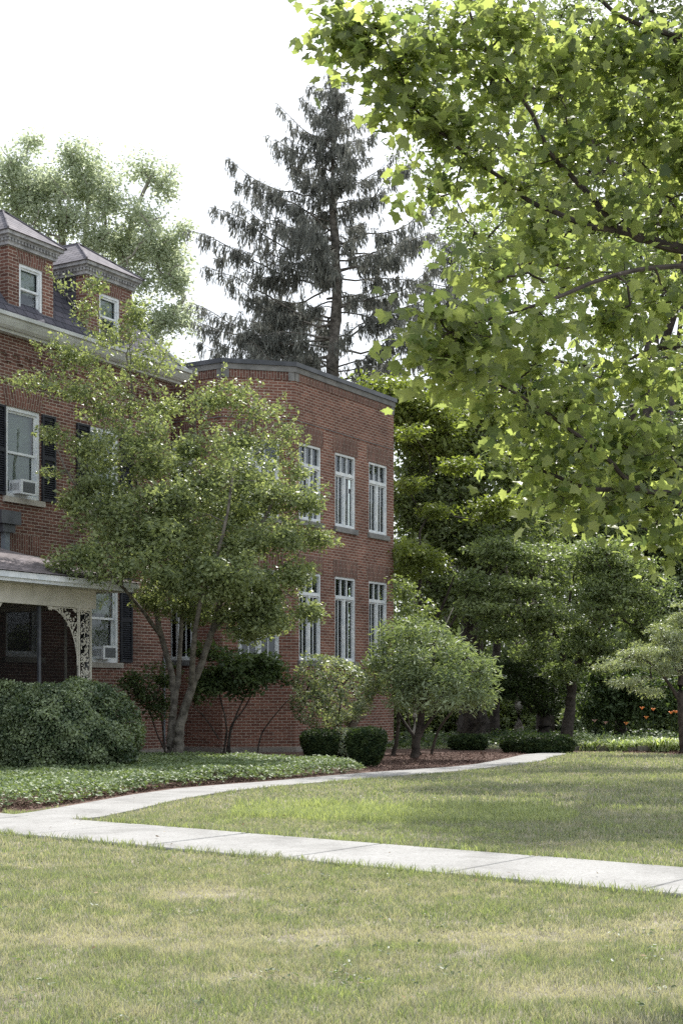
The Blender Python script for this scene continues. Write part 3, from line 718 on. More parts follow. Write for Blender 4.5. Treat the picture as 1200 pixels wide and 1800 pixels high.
# ------------------------------------------------------------------ flat-roofed brick wing with canted corner
wing = empty('brick_wing', HOUSE, HRZ)
tag(wing, 'two storey flat roofed brick wing with canted corner and tall white windows', 'building')
WP = [(0, 2.2), (0, -.917), (1.21, -2.127), (6.0, -2.127), (6.0, 7.0)]   # plan, seen clockwise from the recess
TOP = 8.90
def wall_fn(p, q):
    p, q = Vector(p), Vector(q); d = (q-p).normalized(); inn = Vector((-d.y, d.x))
    return lambda x, y, z: (p.x + d.x*x + inn.x*y, p.y + d.y*x + inn.y*y, z)
ws = .97
WIN = {0: [(1.35, 2.25)], 1: [(.37, 1.34)], 2: [(.19, 1.17), (1.82, 2.81), (3.48, 4.44)], 3: [(1.2, 2.2), (4.0, 5.0)]}
mbw, mbs, mbl = MB(), MB(), MB(); uo = 0
segl = []
for i in range(4):
    p, q = WP[i], WP[i+1]; L_ = math.dist(p, q); fn = wall_fn(p, q)
    H = []
    for a, b in WIN[i]: H += [(a, b, 5.48, 7.30), (a, b, 2.16, 4.25)]
    wall_holes(mbw, 0, L_, .12, TOP, H, .12, fn, uo)
    uo += L_ + .05; segl.append(L_)
    for a, b, c, d in H:
        ml = MB(); lintel(ml, a-.10, b+.10, d+.004, .41, 0, fn); ml.build('brick_arch', M['soldier'], wing)
    # soldier band below the coping
    mbs = MB(); lintel(mbs, .16, L_-.16, TOP-.19, .185, 0, fn, proud=.012); mbs.build('soldier_course', M['soldier'], wing)
WPR = WP + [(0, 7.0)]
for a, b in (((6.0, 7.0), (0, 7.0)), ((0, 7.0), (0, 2.2))):
    mbw.poly([(*a, .12), (*b, .12), (*b, TOP), (*a, TOP)])
mbw.build('wall', M['brick_wing'], wing)
def offset_ring(P, o):
    n = len(P); out = []
    for i in range(n):
        a, b, c = Vector(P[i-1]), Vector(P[i]), Vector(P[(i+1) % n]); d1 = (b-a).normalized(); d2 = (c-b).normalized()
        n1 = Vector((d1.y, -d1.x)); n2 = Vector((d2.y, -d2.x)); m = (n1+n2); k = o / max(.2, (m.dot(n1))); out.append(b + m*k)
    return out
def band(mb, P, o_in, o_out, z0, z1):
    A, B = offset_ring(P, o_in), offset_ring(P, o_out); n = len(P)
    for i in range(n):
        j = (i+1) % n; ln = (B[j]-B[i]).length
        mb.poly([(*B[i], z0), (*B[j], z0), (*B[j], z1), (*B[i], z1)], [(0, z0), (ln, z0), (ln, z1), (0, z1)])
        mb.poly([(*A[i], z1), (*B[i], z1), (*B[j], z1), (*A[j], z1)][::-1]); mb.poly([(*A[i], z0), (*A[j], z0), (*B[j], z0), (*B[i], z0)][::-1])
RING = [(0, -.917), (1.21, -2.127), (6.0, -2.127), (6.0, 7.0), (0, 7.0)]
mb = MB(); band(mb, RING, -.25, .035, TOP+.001, TOP+.13); mb.build('stone_band', M['coping'], wing)
mb = MB(); band(mb, RING, -.3, .07, TOP+.131, TOP+.235)
mb.poly([(*p, TOP+.2) for p in RING]); mb.build('metal_coping', M['metal_dark'], wing)
mb = MB(); band(mb, RING, -.1, .05, -.05, .12); mb.build('plinth', M['concrete_base'], wing)
mb = MB(); 
for i in range(3):    # projecting course over the upper windows
    fn = wall_fn(WP[i], WP[i+1]); L_ = segl[i]
    P = [fn(0, -.012, 7.78), fn(L_, -.012, 7.78), fn(L_, -.012, 7.80), fn(0, -.012, 7.80)]; mb.poly(P)
    mb.poly([fn(0, -.012, 7.80), fn(L_, -.012, 7.80), fn(L_, -.0, 7.80), fn(0, 0, 7.80)])
mb.build('string_course', M['coping'], wing)
for i, fn_e in ((1, 0), (2, 0), (2, 1), (1, 1), (0, 1)):   # stone corner blocks under the band
    fn = wall_fn(WP[i], WP[i+1]); L_ = segl[i]; a, b = (0, .155) if fn_e == 0 else (L_-.155, L_)
    mb = MB()
    mb.poly([fn(a, -.02, TOP-.2), fn(b, -.02, TOP-.2), fn(b, -.02, TOP), fn(a, -.02, TOP)])
    mb.poly([fn(b, -.02, TOP-.2), fn(a, -.02, TOP-.2), fn(a, 0, TOP-.2), fn(b, 0, TOP-.2)])
    e_ = b if fn_e == 0 else a
    mb.poly([fn(e_, -.02, TOP-.2), fn(e_, 0, TOP-.2), fn(e_, 0, TOP), fn(e_, -.02, TOP)]); mb.build('corner_block', M['coping'], wing)

def casement(fn, a, b, z0, z1, seed):
    """tall window: three-light transom over a pair of divided casements"""
    rr = random.Random(seed); zt = z0 + (z1-z0)*.74 if z1-z0 < 1.9 else z1-.46; zt = z1 - .49
    f = MB(); t = .055; y0, y1 = .02, .12
    frame_bars(f, a, b, z0, z1, y0, y1, t)
    f.box(a+t, b-t, y0-.006, y1-.002, zt-.05, zt+.03); xm = (a+b)/2
    f.box(xm-.035, xm+.035, y0+.002, y1-.004, z0+t, zt-.05)
    for x in (a+(b-a)*.355, a+(b-a)*.645): f.box(x-.012, x+.012, y0+.02, y1-.03, zt+.03, z1-t)
    for xa, xb in ((a+t, xm-.035), (xm+.035, b-t)):
        frame_bars(f, xa, xb, z0+t, zt-.05, y0+.03, y1-.015, .035); m = (xa+xb)/2
        f.box(m-.011, m+.011, y0+.045, y1-.03, z0+t+.035, zt-.085)
    f.xf(lambda p: fn(*p)); wd = f.build('window', M['white'], wing)
    g = MB(); g.poly([(a+t, .085, z0+t), (b-t, .085, z0+t), (b-t, .085, z1-t), (a+t, .085, z1-t)]); g.xf(lambda p: fn(*p)); g.build('pane', M['glass'], wd)
    s_ = MB(); s_.box(a-.06, b+.06, -.06, .11, z0-.13, z0-.002); s_.xf(lambda p: fn(*p)); s_.build('sill', M['coping'], wd)
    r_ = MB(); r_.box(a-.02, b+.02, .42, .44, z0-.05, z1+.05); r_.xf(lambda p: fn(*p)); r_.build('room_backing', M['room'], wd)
    c = MB()
    for (u0, u1) in ((a+t, a+t+(b-a)*rr.uniform(.12, .3)), (b-t-(b-a)*rr.uniform(.25, .4), b-t)):
        n = 8
        for i in range(n):
            p0, p1 = u0+(u1-u0)*i/n, u0+(u1-u0)*(i+1)/n; o0, o1 = (i % 2)*.05, ((i+1) % 2)*.05
            c.poly([(p0, .2+o0, z0), (p1, .2+o1, z0), (p1, .2+o1, z1), (p0, .2+o0, z1)])
    c.xf(lambda p: fn(*p)); c.build('curtain', M['curtain'], wd)
sd_ = 0
for i in range(4):
    fn = wall_fn(WP[i], WP[i+1])
    for a, b in WIN[i]:
        for z0, z1 in ((5.48, 7.30), (2.16, 4.25)): casement(fn, a, b, z0, z1, sd_); sd_ += 1

# ------------------------------------------------------------------ shrubs and trees
def mound(name, label, cat, c, r, n, size, mat, leaf='round', group=None, lump=.12, zmin=0.0, inner=True, boxy=2.0, top_w=None, stems=None, bark=None, crown_z=None):
    """dense leafy body: leaves in a shell of an uneven (super)ellipsoid, c = centre on the ground or of the crown"""
    root = empty(name, (c[0], c[1], 0)); tag(root, label, cat, group)
    v = unit(rng.normal(size=(n, 3))); f = np.ones(n)
    if boxy > 2: f = 1 / ((np.abs(v) ** boxy).sum(1)) ** (1/boxy)
    ph = rng.uniform(0, 6.28, 6)
    lumpf = 1 + lump * (np.sin(3*v[:, 0]+ph[0])*np.cos(4*v[:, 1]+ph[1]) + .6*np.sin(7*v[:, 0]+ph[2]+3*v[:, 2])*np.cos(6*v[:, 1]+5*v[:, 2]+ph[3]) + .35*np.sin(15*v[:, 2]+ph[4]+9*v[:, 0])*np.cos(14*v[:, 1]+ph[5]))
    rad = (1 - np.abs(rng.normal(size=n)) * .07) * lumpf * f
    P = v * rad[:, None] * np.array(r)
    if top_w:                                   # taper towards the base
        zz = (P[:, 2]/r[2] + 1) / 2; k = 1 - top_w * (1 - zz.clip(0, 1)); P[:, 0] *= k; P[:, 1] *= k
    P[:, 2] += c[2]; ok = P[:, 2] > zmin; P = P[ok]; v = v[ok]; m = len(P)
    Nn = unit(v + .9*rng.normal(size=(m, 3)) + np.array([0, 0, .35])); D = unit(v*.8 + .8*rng.normal(size=(m, 3)) + np.array([0, 0, .3]))
    S = size * rng.uniform(.6, 1.35, m)
    T = rng.uniform(0, .75, m) + .3*(np.sin(9*v[:, 0]+ph[0])*np.cos(8*v[:, 2]+ph[1]))
    leaves('crown' if stems else 'foliage', P, Nn, D, S, leaf, mat, root, T)
    # twiggy inner body so nothing shows through
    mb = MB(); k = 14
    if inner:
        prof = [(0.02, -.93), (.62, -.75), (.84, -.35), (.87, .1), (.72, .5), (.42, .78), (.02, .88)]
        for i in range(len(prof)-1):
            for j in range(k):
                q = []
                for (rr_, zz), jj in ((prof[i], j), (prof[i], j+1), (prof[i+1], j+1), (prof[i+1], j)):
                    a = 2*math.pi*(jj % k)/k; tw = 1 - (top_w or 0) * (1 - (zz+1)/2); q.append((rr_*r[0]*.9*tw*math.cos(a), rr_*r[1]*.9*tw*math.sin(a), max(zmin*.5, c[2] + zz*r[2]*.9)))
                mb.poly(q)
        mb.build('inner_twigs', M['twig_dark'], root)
    if stems:
        tg = v[rng.choice(m, min(50, m), replace=False)] * np.array(r) * .75 + np.array([c[0], c[1], c[2]])
        g = grow(stems, tg, tip=.007, seg=.3); g.xf(lambda p: (p[0]-c[0], p[1]-c[1], p[2])); g.build('stem', bark or M['bark_dark'], root, smooth=True)
    return root
def XY(px, d): return ((px - 600) / 2500 * d, d)

# big rounded evergreen shrubs by the porch
x, y = XY(124, 23.6); mound('evergreen_shrub', 'large rounded evergreen shrub at the left in front of the porch post', 'shrub', (x, y, .66), (1.13, 1.1, .93), 40000, .046, M['boxwood'], group='rounded evergreen shrubs by the porch')
x, y = XY(-15, 24.2); mound('evergreen_shrub', 'rounded evergreen shrub cut by the left edge of the picture', 'shrub', (x, y, .72), (1.12, 1.1, .95), 30000, .046, M['boxwood'], group='rounded evergreen shrubs by the porch')
# clipped yews
x, y = XY(563, 28.8); mound('clipped_yew', 'flat topped clipped yew, left and rear one of the touching pair', 'shrub', (x, y, .32), (.45, .45, .32), 11000, .055, M['yew'], 'leaf', 'clipped yews by the path', lump=.04, boxy=3.0, top_w=.45)
x, y = XY(643, 26.9); mound('clipped_yew', 'dark clipped yew, right and nearer one of the touching pair', 'shrub', (x, y, .36), (.43, .45, .37), 12000, .055, M['yew'], 'leaf', 'clipped yews by the path', lump=.04, boxy=3.0, top_w=.45)
x, y = XY(945, 33.0); mound('clipped_yew', 'long low dark clipped yew at the far bend of the path', 'shrub', (x, y, .21), (.82, .55, .22), 14000, .06, M['yew'], 'leaf', 'clipped yews by the path', lump=.07, boxy=3)
x, y = XY(822, 34.5); mound('clipped_yew', 'small low dark yew behind the mulch under the trees', 'shrub', (x, y, .17), (.45, .4, .17), 7000, .06, M['yew'], 'leaf', 'clipped yews by the path', lump=.07, boxy=3)
# little pale plant between the two yews
x, y = XY(612, 28.9); mound('low_pale_shrub', 'small pale leaved plant between the two clipped yews', 'shrub', (x, y, .33), (.42, .35, .33), 2600, .05, M['variegated'], 'round')
# variegated standard shrub
x, y = XY(588, 30.3)
mound('variegated_shrub', 'small rounded shrub with pale cream edged leaves above the clipped yews', 'shrub', (x, y, 1.42), (.82, .78, .74), 6500, .075, M['variegated'], 'leaf', lump=.2, zmin=.5, inner=False,
      stems=[([(x-.02, y, 0), (x-.05, y, .4), (x-.2, y, .9), (x-.35, y, 1.3)], .03, .015), ([(x+.03, y, 0), (x+.02, y+.05, .5), (x+.1, y, 1.0), (x+.15, y, 1.5)], .035, .015), ([(x+.05, y, .02), (x+.15, y, .45), (x+.4, y, .85), (x+.5, y, 1.2)], .022, .012)])

# pale leaved multi-stem tree beside the wing
b = at(728, 1334, 30.1); b.z = 0
def P_(px, py, d): return tuple(at(px, py, d))
tree('pale_magnolia', 'low rounded multi stemmed tree with pale grey green leaves right of the wing', 'tree', b,
     [([P_(727,1336,30.1), P_(735,1290,30.1), P_(742,1250,30), P_(752,1200,30), P_(765,1140,30)], .11, .03),
      ([P_(733,1300,30.1), P_(705,1262,30.3), P_(692,1225,30.4), P_(690,1170,30.4)], .04, .015),
      ([P_(736,1292,30.1), P_(765,1255,29.9), P_(790,1225,29.8), P_(820,1180,29.6)], .05, .018),
      ([P_(690,1330,31.2), P_(700,1280,31.2), P_(695,1240,31.2), P_(680,1190,31)], .055, .02),
      ([P_(756,1335,31.8), P_(770,1285,31.8), P_(800,1245,31.6), P_(830,1215,31.4)], .04, .018),
      ([P_(742,1335,31.5), P_(722,1285,31.5), P_(715,1240,31.4), P_(720,1180,31)], .035, .015)],
     [(765,1165,85,62,30), (825,1205,50,48,29.8), (715,1195,52,50,29.8), (770,1215,80,38,29.4), (690,1140,32,45,30.6), (665,1190,22,55,30.6), (740,1115,55,28,30.2), (680,1110,22,22,30.8)],
     210, 58, .25, 'narrow', .125, M['pale_shrub'], M['bark_dark'], flat=.7, core=.5, rand=.75)
# dark shrub against the canted wall
b = at(402, 1325, 30.4); b.z = 0
tree('dark_leaved_shrub', 'dark glossy leaved shrub with thin bare stems against the canted brick wall', 'shrub', b,
     [([P_(398,1332,30.4), P_(405,1290,30.4), P_(418,1250,30.4), P_(440,1205,30.3)], .035, .012), ([P_(392,1332,30.4), P_(398,1285,30.3), P_(392,1245,30.3), P_(380,1200,30.2)], .03, .012),
      ([P_(404,1330,30.4), P_(405,1280,30.5), P_(430,1245,30.6), P_(450,1205,30.6)], .03, .012), ([P_(452,1328,30.9), P_(460,1290,30.9), P_(485,1255,30.9), P_(512,1225,30.9)], .022, .009),
      ([P_(385,1300,30.2), P_(360,1262,30.2), P_(335,1240,30.2)], .02, .01)],
     [(400,1175,62,38,30.2), (460,1165,58,28,30.3), (365,1200,40,36,30), (480,1190,38,14,30.4), (360,1150,30,18,30.2), (430,1205,40,18,30.2)],
     110, 55, .24, 'leaf', .105, M['dark_shrub'], M['bark_dark'], flat=.45, core=.2)
b = at(300, 1330, 30.6); b.z = 0
tree('twiggy_shrub', 'dark twiggy shrub in the shade left of the tree trunks against the house wall', 'shrub', b,
     [([P_(290,1325,30.6), P_(286,1280,30.6), P_(280,1240,30.4), P_(265,1200,30.2)], .025, .01), ([P_(292,1325,30.6), P_(276,1290,30.5), P_(262,1250,30.5), P_(240,1215,30.2)], .02, .01)],
     [(250,1215,40,32,30.3), (285,1190,34,34,30.4), (272,1240,36,26,30.4), (235,1190,24,20,30.3)], 60, 42, .2, 'leaf', .075, M['dark_shrub'], M['bark_dark'], flat=.5, core=.2)
# the big multi-trunk dogwood in front of the house
b = at(308, 1337, 27.6); b.z = 0
tree('dogwood_tree', 'loose multi trunk dogwood tree standing in the ground cover before the brick house', 'tree', b,
     [([P_(310,1346,27.6), P_(314,1300,27.6), P_(321,1260,27.6), P_(337,1207,27.5), P_(354,1167,27.4), P_(371,1113,27.3), P_(390,1050,27.2), P_(425,985,27), P_(460,920,26.9), P_(490,860,26.8)], .115, .028),
      ([P_(298,1343,27.7), P_(299,1300,27.7), P_(304,1250,27.8), P_(303,1190,27.9), P_(284,1120,28), P_(270,1050,28), P_(268,980,27.9), P_(250,900,27.8), P_(235,820,27.8), P_(228,740,27.7), P_(232,680,27.6), P_(222,620,27.5)], .09, .015),
      ([P_(303,1260,27.7), P_(312,1200,27.9), P_(317,1133,28.1), P_(322,1050,28.3), P_(326,960,28.3), P_(335,870,28.2), P_(342,780,28), P_(343,700,28), P_(340,650,28)], .06, .013),
      ([P_(268,980,27.9), P_(230,930,27.3), P_(180,900,26.8), P_(130,850,26.4), P_(100,790,26.2)], .055, .014),
      ([P_(337,1207,27.5), P_(340,1140,26.9), P_(352,1060,26.4), P_(380,980,26), P_(400,900,25.9), P_(410,820,26)], .065, .018),
      ([P_(371,1113,27.3), P_(420,1060,27.2), P_(470,1020,27.1), P_(520,980,27)], .05, .014),
      ([P_(284,1120,28), P_(240,1060,27), P_(190,1010,26), P_(140,985,25.4)], .05, .012),
      ([P_(322,1050,28.3), P_(350,930,29), P_(400,830,29.6), P_(430,760,29.8), P_(450,700,29.9)], .06, .015)],
     [(205,590,62,32,27.4), (150,540,18,22,27.4), (112,500,24,9,27.4), (165,505,10,24,27.4), (100,608,36,20,27), (130,625,30,20,27), (58,672,48,12,26.8), (130,690,45,25,27), (250,640,95,45,27.7), (180,720,75,45,27.3), (280,720,90,55,27.7), (375,710,75,45,28),
      (425,690,50,28,28.4), (470,725,45,22,28.4), (430,780,85,50,28), (495,790,42,30,28), (95,765,28,14,26.4), (150,790,60,38,26.8), (88,830,20,7,26.5), (170,850,50,40,26.6), (260,820,110,60,27), (360,850,110,60,26.8), (470,870,75,50,27),
      (540,880,38,32,27), (565,945,32,22,27), (500,945,75,38,26.8), (420,950,90,45,26.4), (310,930,100,50,26.5), (220,935,80,42,26.2), (150,975,55,26,25.4), (110,990,28,16,25.2), (215,1000,70,28,25.4), (310,1020,85,42,26.2), (400,1030,80,45,26.2), (470,1040,60,45,26.6),
      (520,1010,45,28,26.8), (545,1075,26,12,26.6), (480,1100,50,22,26.6), (430,1110,40,26,27), (350,1080,40,28,28.5), (330,990,120,70,28.6), (420,900,110,90,28.8), (180,660,70,45,27.4), (240,560,30,40,27.5), (230,780,110,60,27), (340,790,120,60,27.2), (430,840,90,50,27), (200,900,90,50,26.4), (300,880,120,50,26.4), (260,960,120,40,26), (380,1000,110,40,26), (130,880,30,25,26.6), (500,760,30,25,28), (520,830,30,25,27.6), (410,1085,60,35,27.2), (450,1110,45,26,27), (330,1065,60,32,27.6), (440,1050,60,45,26.8), (480,1075,40,35,26.8), (260,1050,40,28,27.8)],
     3000, 40, .22, 'leaf', .075, M['dogwood'], M['bark_grey'], flat=.7, core=.0, tip=.0034, seg=.35, rand=.95, up=.55,
     keep=lambda C: np.where(C[:, 2] > 6.6, .38, np.where(C[:, 2] > 5.2, .55, .95)),
     shoots=[(P_(a, b_, d), P_(c, e_, d-.2), nl) for a, b_, c, e_, d, nl in [(400,740,440,668,28,90), (430,760,502,690,28,110), (450,800,520,735,27.8,110), (470,820,545,772,27.6,100), (500,860,580,850,27.2,90), (520,930,603,958,26.9,100), (500,900,560,840,27.2,80), (150,560,82,466,27.3,110), (110,640,20,672,26.9,110),
             (100,620,55,600,27,90), (190,600,160,500,27.3,90), (230,640,225,560,27.4,80), (270,660,300,600,27.6,90), (310,700,345,650,27.8,80), (120,760,64,752,26.4,90), (120,830,68,828,26.5,80), (500,1040,560,1075,26.6,110), (120,985,75,978,25.1,90), (200,1010,175,1068,25.4,60), (370,700,395,640,28,70), (90,690,5,668,26.8,60)]])

# right-hand garden trees
b = at(1000, 1298, 39.5); b.z = 0
tree('spreading_dogwood', 'spreading dogwood with layered branches and forked trunk at the far end of the lawn', 'tree', b,
     [([P_(992,1306,39.5), P_(1000,1260,39.5), P_(1003,1225,39.4), P_(1010,1185,39.3), P_(1022,1150,39)], .2, .08),
      ([P_(1005,1215,39.4), P_(995,1180,39.3), P_(985,1140,39), P_(968,1100,38.7), P_(955,1060,38.5), P_(930,1010,38.2)], .12, .035),
      ([P_(1010,1185,39.3), P_(1025,1130,39), P_(1050,1080,38.8), P_(1080,1020,38.6)], .1, .03),
      ([P_(985,1140,39), P_(1000,1060,39.2), P_(1010,1000,39.4)], .06, .02)],
     [(870,965,60,25,38), (930,985,60,30,38), (830,1020,50,22,37.6), (900,1035,75,28,37.4), (860,1070,70,24,37.2), (960,1080,60,35,37.6), (1040,970,75,32,38.6), (1090,1000,80,40,38.6), (1130,1050,60,45,38.8), (1060,1050,70,42,38), (1140,1110,50,35,39), (1020,1120,50,40,38.4),
      (940,1140,60,25,38), (1060,1150,40,40,38.6), (890,1110,55,22,37.6), (990,1180,40,25,38.6)],
     900, 44, .32, 'leaf', .10, M['mid_tree'], M['bark_dark'], flat=.32, core=.15, tip=.008, seg=.5)
b = (7.95, 32.9, 0)
tree('japanese_maple', 'fine leaved pale green maple leaning in from the right edge beside the daylilies', 'tree', b,
     [([P_(1204,1330,32.9), P_(1200,1280,32.9), P_(1196,1230,32.8), P_(1198,1180,32.8), P_(1210,1120,32.7)], .14, .05), ([P_(1196,1235,32.8), P_(1170,1195,32.6), P_(1140,1165,32.4), P_(1100,1140,32.2)], .05, .015),
      ([P_(1198,1200,32.8), P_(1180,1150,32.7), P_(1160,1110,32.6)], .045, .015), ([P_(1199,1260,32.9), P_(1225,1210,33), P_(1260,1160,33)], .06, .02)],
     [(1080,1165,35,18,32.2), (1130,1150,48,22,32.3), (1170,1175,40,25,32.4), (1110,1200,45,14,32.2), (1165,1115,40,20,32.6), (1200,1090,40,30,32.8), (1190,1140,45,30,32.6), (1250,1130,60,50,33), (1150,1215,40,10,32.2), (1230,1190,40,30,33)],
     260, 70, .24, 'narrow', .075, M['variegated'], M['bark_dark'], flat=.28, core=.1, tip=.006)

def simple_tree(name, label, px, d, base_r, top_py, lobes, nclump, n_per, cr, size, mat, bark, cat='tree', group=None, leaf='leaf', flat=.6, lean=0, fork=3, core=.3, **kw):
    x = (px-600)/2500*d; ztop = EYE-(top_py-1216)/2500*d; main = [(x, d, -.1), (x+lean*.3, d, ztop*.3), (x+lean*.7, d+.2, ztop*.65), (x+lean, d, ztop)]
    limbs = [(main, base_r, base_r*.2)]
    for i in range(fork):
        a = rng.uniform(0, 6.28); h = ztop*rng.uniform(.3, .6); L = ztop*rng.uniform(.25, .4)
        limbs.append(([(x+lean*h/ztop, d, h), (x+lean*h/ztop+math.cos(a)*L*.4, d+math.sin(a)*L*.4, h+L*.5), (x+lean*h/ztop+math.cos(a)*L*.7, d+math.sin(a)*L*.7, h+L*1.1)], base_r*.5, base_r*.15))
    return tree(name, label, cat, (x, d, 0), limbs, lobes, nclump, n_per, cr, leaf, size, mat, bark, group, flat=flat, core=core, tip=base_r*.035, seg=.8, **kw)

G2 = 'trees behind the brick wing'
simple_tree('broadleaf_tree', 'yellow green topped tree just behind the right end of the wing roof', 830, 44, .5, 700,
    [(680,690,48,36,41), (735,715,45,38,41), (690,740,60,40,41.5), (770,760,60,50,42), (850,720,60,45,43)], 260, 70, .55, .13, M['yellow_tree'], M['bark_dark'], group=G2)
simple_tree('broadleaf_tree', 'dark dense tree right of the wing with thick trunk in deep shade', 832, 45, .62, 760,
    [(740,800,60,60,43), (820,800,80,70,43), (730,880,60,60,43), (820,890,90,60,43), (900,850,70,60,44), (760,950,80,45,43), (860,960,80,40,43), (700,1000,40,60,42), (780,1040,70,50,43)], 330, 84, .72, .15, M['dark_tree'], M['bark_dark'], group=G2)
simple_tree('broadleaf_tree', 'deep green tree behind the layered dogwood at the right', 1140, 60, .6, 560,
    [(960,860,90,70,58), (1050,830,100,80,58), (1140,850,90,80,59), (1220,800,80,100,59), (960,950,80,50,58), (1080,940,120,50,58), (1200,960,80,70,59), (1100,1040,120,60,59), (1220,1080,70,90,59), (950,760,70,60,59), (870,660,50,50,59), (930,680,50,60,59)], 820, 74, .9, .19, M['mid_tree'], M['bark_dark'], group=G2)
simple_tree('understory_tree', 'small yellow green tree beside the right corner of the wing', 738, 38, .12, 960,
    [(730,975,45,30,37.6), (715,1010,30,22,37.6), (770,990,25,22,37.8), (860,900,45,22,38.4), (880,880,35,18,38.4), (725,850,28,14,38.4), (760,900,30,14,38.4), (800,820,34,14,38.8), (720,760,26,14,38.6)], 130, 55, .35, .11, M['yellow_tree'], M['bark_dark'], flat=.4)
simple_tree('understory_tree', 'grey green shrubby tree with bare pale twigs beside the wing wall', 728, 34.5, .07, 1040,
    [(712,1040,22,30,34), (738,1085,28,24,34), (720,1110,26,20,33.8)], 45, 34, .28, .09, M['dark_tree'], M['bark_pale'], flat=.6)
simple_tree('dark_conifer', 'dark low conifer under the spreading dogwood', 955, 41.5, .3, 1180,
    [(930,1180,60,30,40.5), (900,1210,60,22,40), (985,1200,55,28,41), (860,1205,50,26,40), (945,1235,70,22,41)], 190, 70, .36, .12, M['yew'], M['bark_dark'], leaf='narrow', flat=.35)
simple_tree('dark_conifer', 'dark conifer in shade behind the daylily bed', 1090, 42.5, .25, 1150,
    [(1075,1190,50,40,42), (1120,1200,60,36,42), (1060,1240,50,36,42), (1130,1240,60,34,42), (1185,1230,50,40,42)], 230, 70, .38, .12, M['dark_shrub'], M['bark_dark'], flat=.5)
for px, d, r, hh, lab in ((912, 44, .17, 8, 'slim pinkish trunked tree between the dark trunks under the garden canopy'), (958, 47, .34, 10, 'thick dark trunk behind the far clipped yew'), (868, 46, .2, 9, 'leaning dark trunk left of the slim pinkish trunk')):
    x = (px-600)/2500*d
    simple_tree('woodland_tree', lab, px, d, r, 1216-int(hh*2500/d*.8), [(px-20,930,60,60,d), (px+30,1000,60,50,d+1), (px,1080,70,40,d+1)], 120, 60, .6, .14, M['dark_tree'], M['bark_pale'] if r < .18 else M['bark_dark'], group='trunks under the garden canopy', lean=.3 if px == 868 else 0)

for k_, (px, d, w_, h_, mt, lab) in enumerate([(700, 43, 34, 34, 'mid_tree', 'leafy understory shrub just past the right corner of the wing'), (775, 47, 46, 40, 'dark_tree', 'dark understory shrub behind the pale multi stemmed tree'), (850, 50, 40, 44, 'yellow_tree', 'light green understory shrub glimpsed beside the broad dark trunk'),
      (905, 50, 44, 46, 'dark_tree', 'understory shrub behind the slim pinkish trunk'), (975, 49, 44, 40, 'mid_tree', 'understory shrub showing left of the forked dogwood trunk'), (1040, 47, 44, 44, 'pale_shrub', 'grey green understory shrub right of the forked dogwood trunk'),
      (1085, 50, 46, 56, 'dark_shrub', 'dark understory shrub behind the pink daylilies'), (1150, 47, 50, 50, 'dark_tree', 'dark understory shrub behind the orange daylilies'), (1235, 48, 60, 60, 'mid_tree', 'understory shrub at the right edge behind the fine leaved maple')]):
    simple_tree('woodland_shrub', lab, px, d, .05, 1300-2*h_, [(px, 1296-h_, w_, h_, d), (px-w_*.6, 1300-h_*.6, w_*.6, h_*.6, d-.5), (px+w_*.6, 1300-h_*.6, w_*.6, h_*.6, d-.3)], 110, 60, .36, .14, M[mt], M['bark_dark'], cat='shrub', group='understory shrubs under the trees', flat=.8)
# tall trees high behind the foreground maple
simple_tree('cottonwood_tree', 'very tall small leaved tree with dark trunk behind the maple branches', 1150, 76, .55, 60,
    [(780,180,70,80,75), (740,110,50,50,75), (840,260,80,70,75), (900,130,90,100,75), (960,300,80,80,75), (1050,180,110,120,76), (1150,320,100,120,76), (1230,150,100,120,76), (1040,420,110,80,76), (1180,480,110,80,76), (770,330,45,45,74), (720,290,30,40,74), (790,400,40,40,74),
     (900,440,70,60,75), (860,520,60,50,75), (960,560,80,60,75), (1080,600,100,70,75), (1200,640,80,80,75), (720,30,50,40,75), (850,20,90,60,75), (1000,30,110,60,76), (1300,400,90,200,76)], 620, 62, 1.0, .21, M['mid_tree'], M['bark_dark'], fork=6, core=.1)
simple_tree('shade_tree', 'tall open crowned tree high behind the maple branches at the upper right', 1500, 27, .4, -350,
    [(830,420,50,40,33), (880,440,80,55,36), (1000,500,90,50,36), (1100,430,100,60,36), (900,350,70,60,33), (960,440,70,50,33), (1050,450,80,50,34), (780,330,35,40,33), (1150,500,90,50,34), (1250,480,90,60,34), (860,490,50,25,32), (930,360,50,50,29), (1040,380,80,50,30), (1000,250,80,70,31), (1150,200,120,90,31), (980,330,70,60,25), (1080,250,110,80,25), (1200,300,120,110,27), (1200,420,110,60,30), (1350,380,120,90,30), (1350,250,150,120,28), (1000,120,90,80,25), (1150,80,130,90,25), (1300,60,150,110,26), (1100,-80,140,90,25), (1300,-120,160,110,27), (1500,-60,180,150,27), (1500,200,180,150,27), (1650,100,150,200,27), (1180,-220,150,90,28), (1400,-280,180,100,28), (1650,-150,150,150,28)],
    1500, 46, .62, .12, M['mid_tree'], M['bark_dark'], fork=6, core=.1)
b = at(120, 1216, 62); b.z = 0
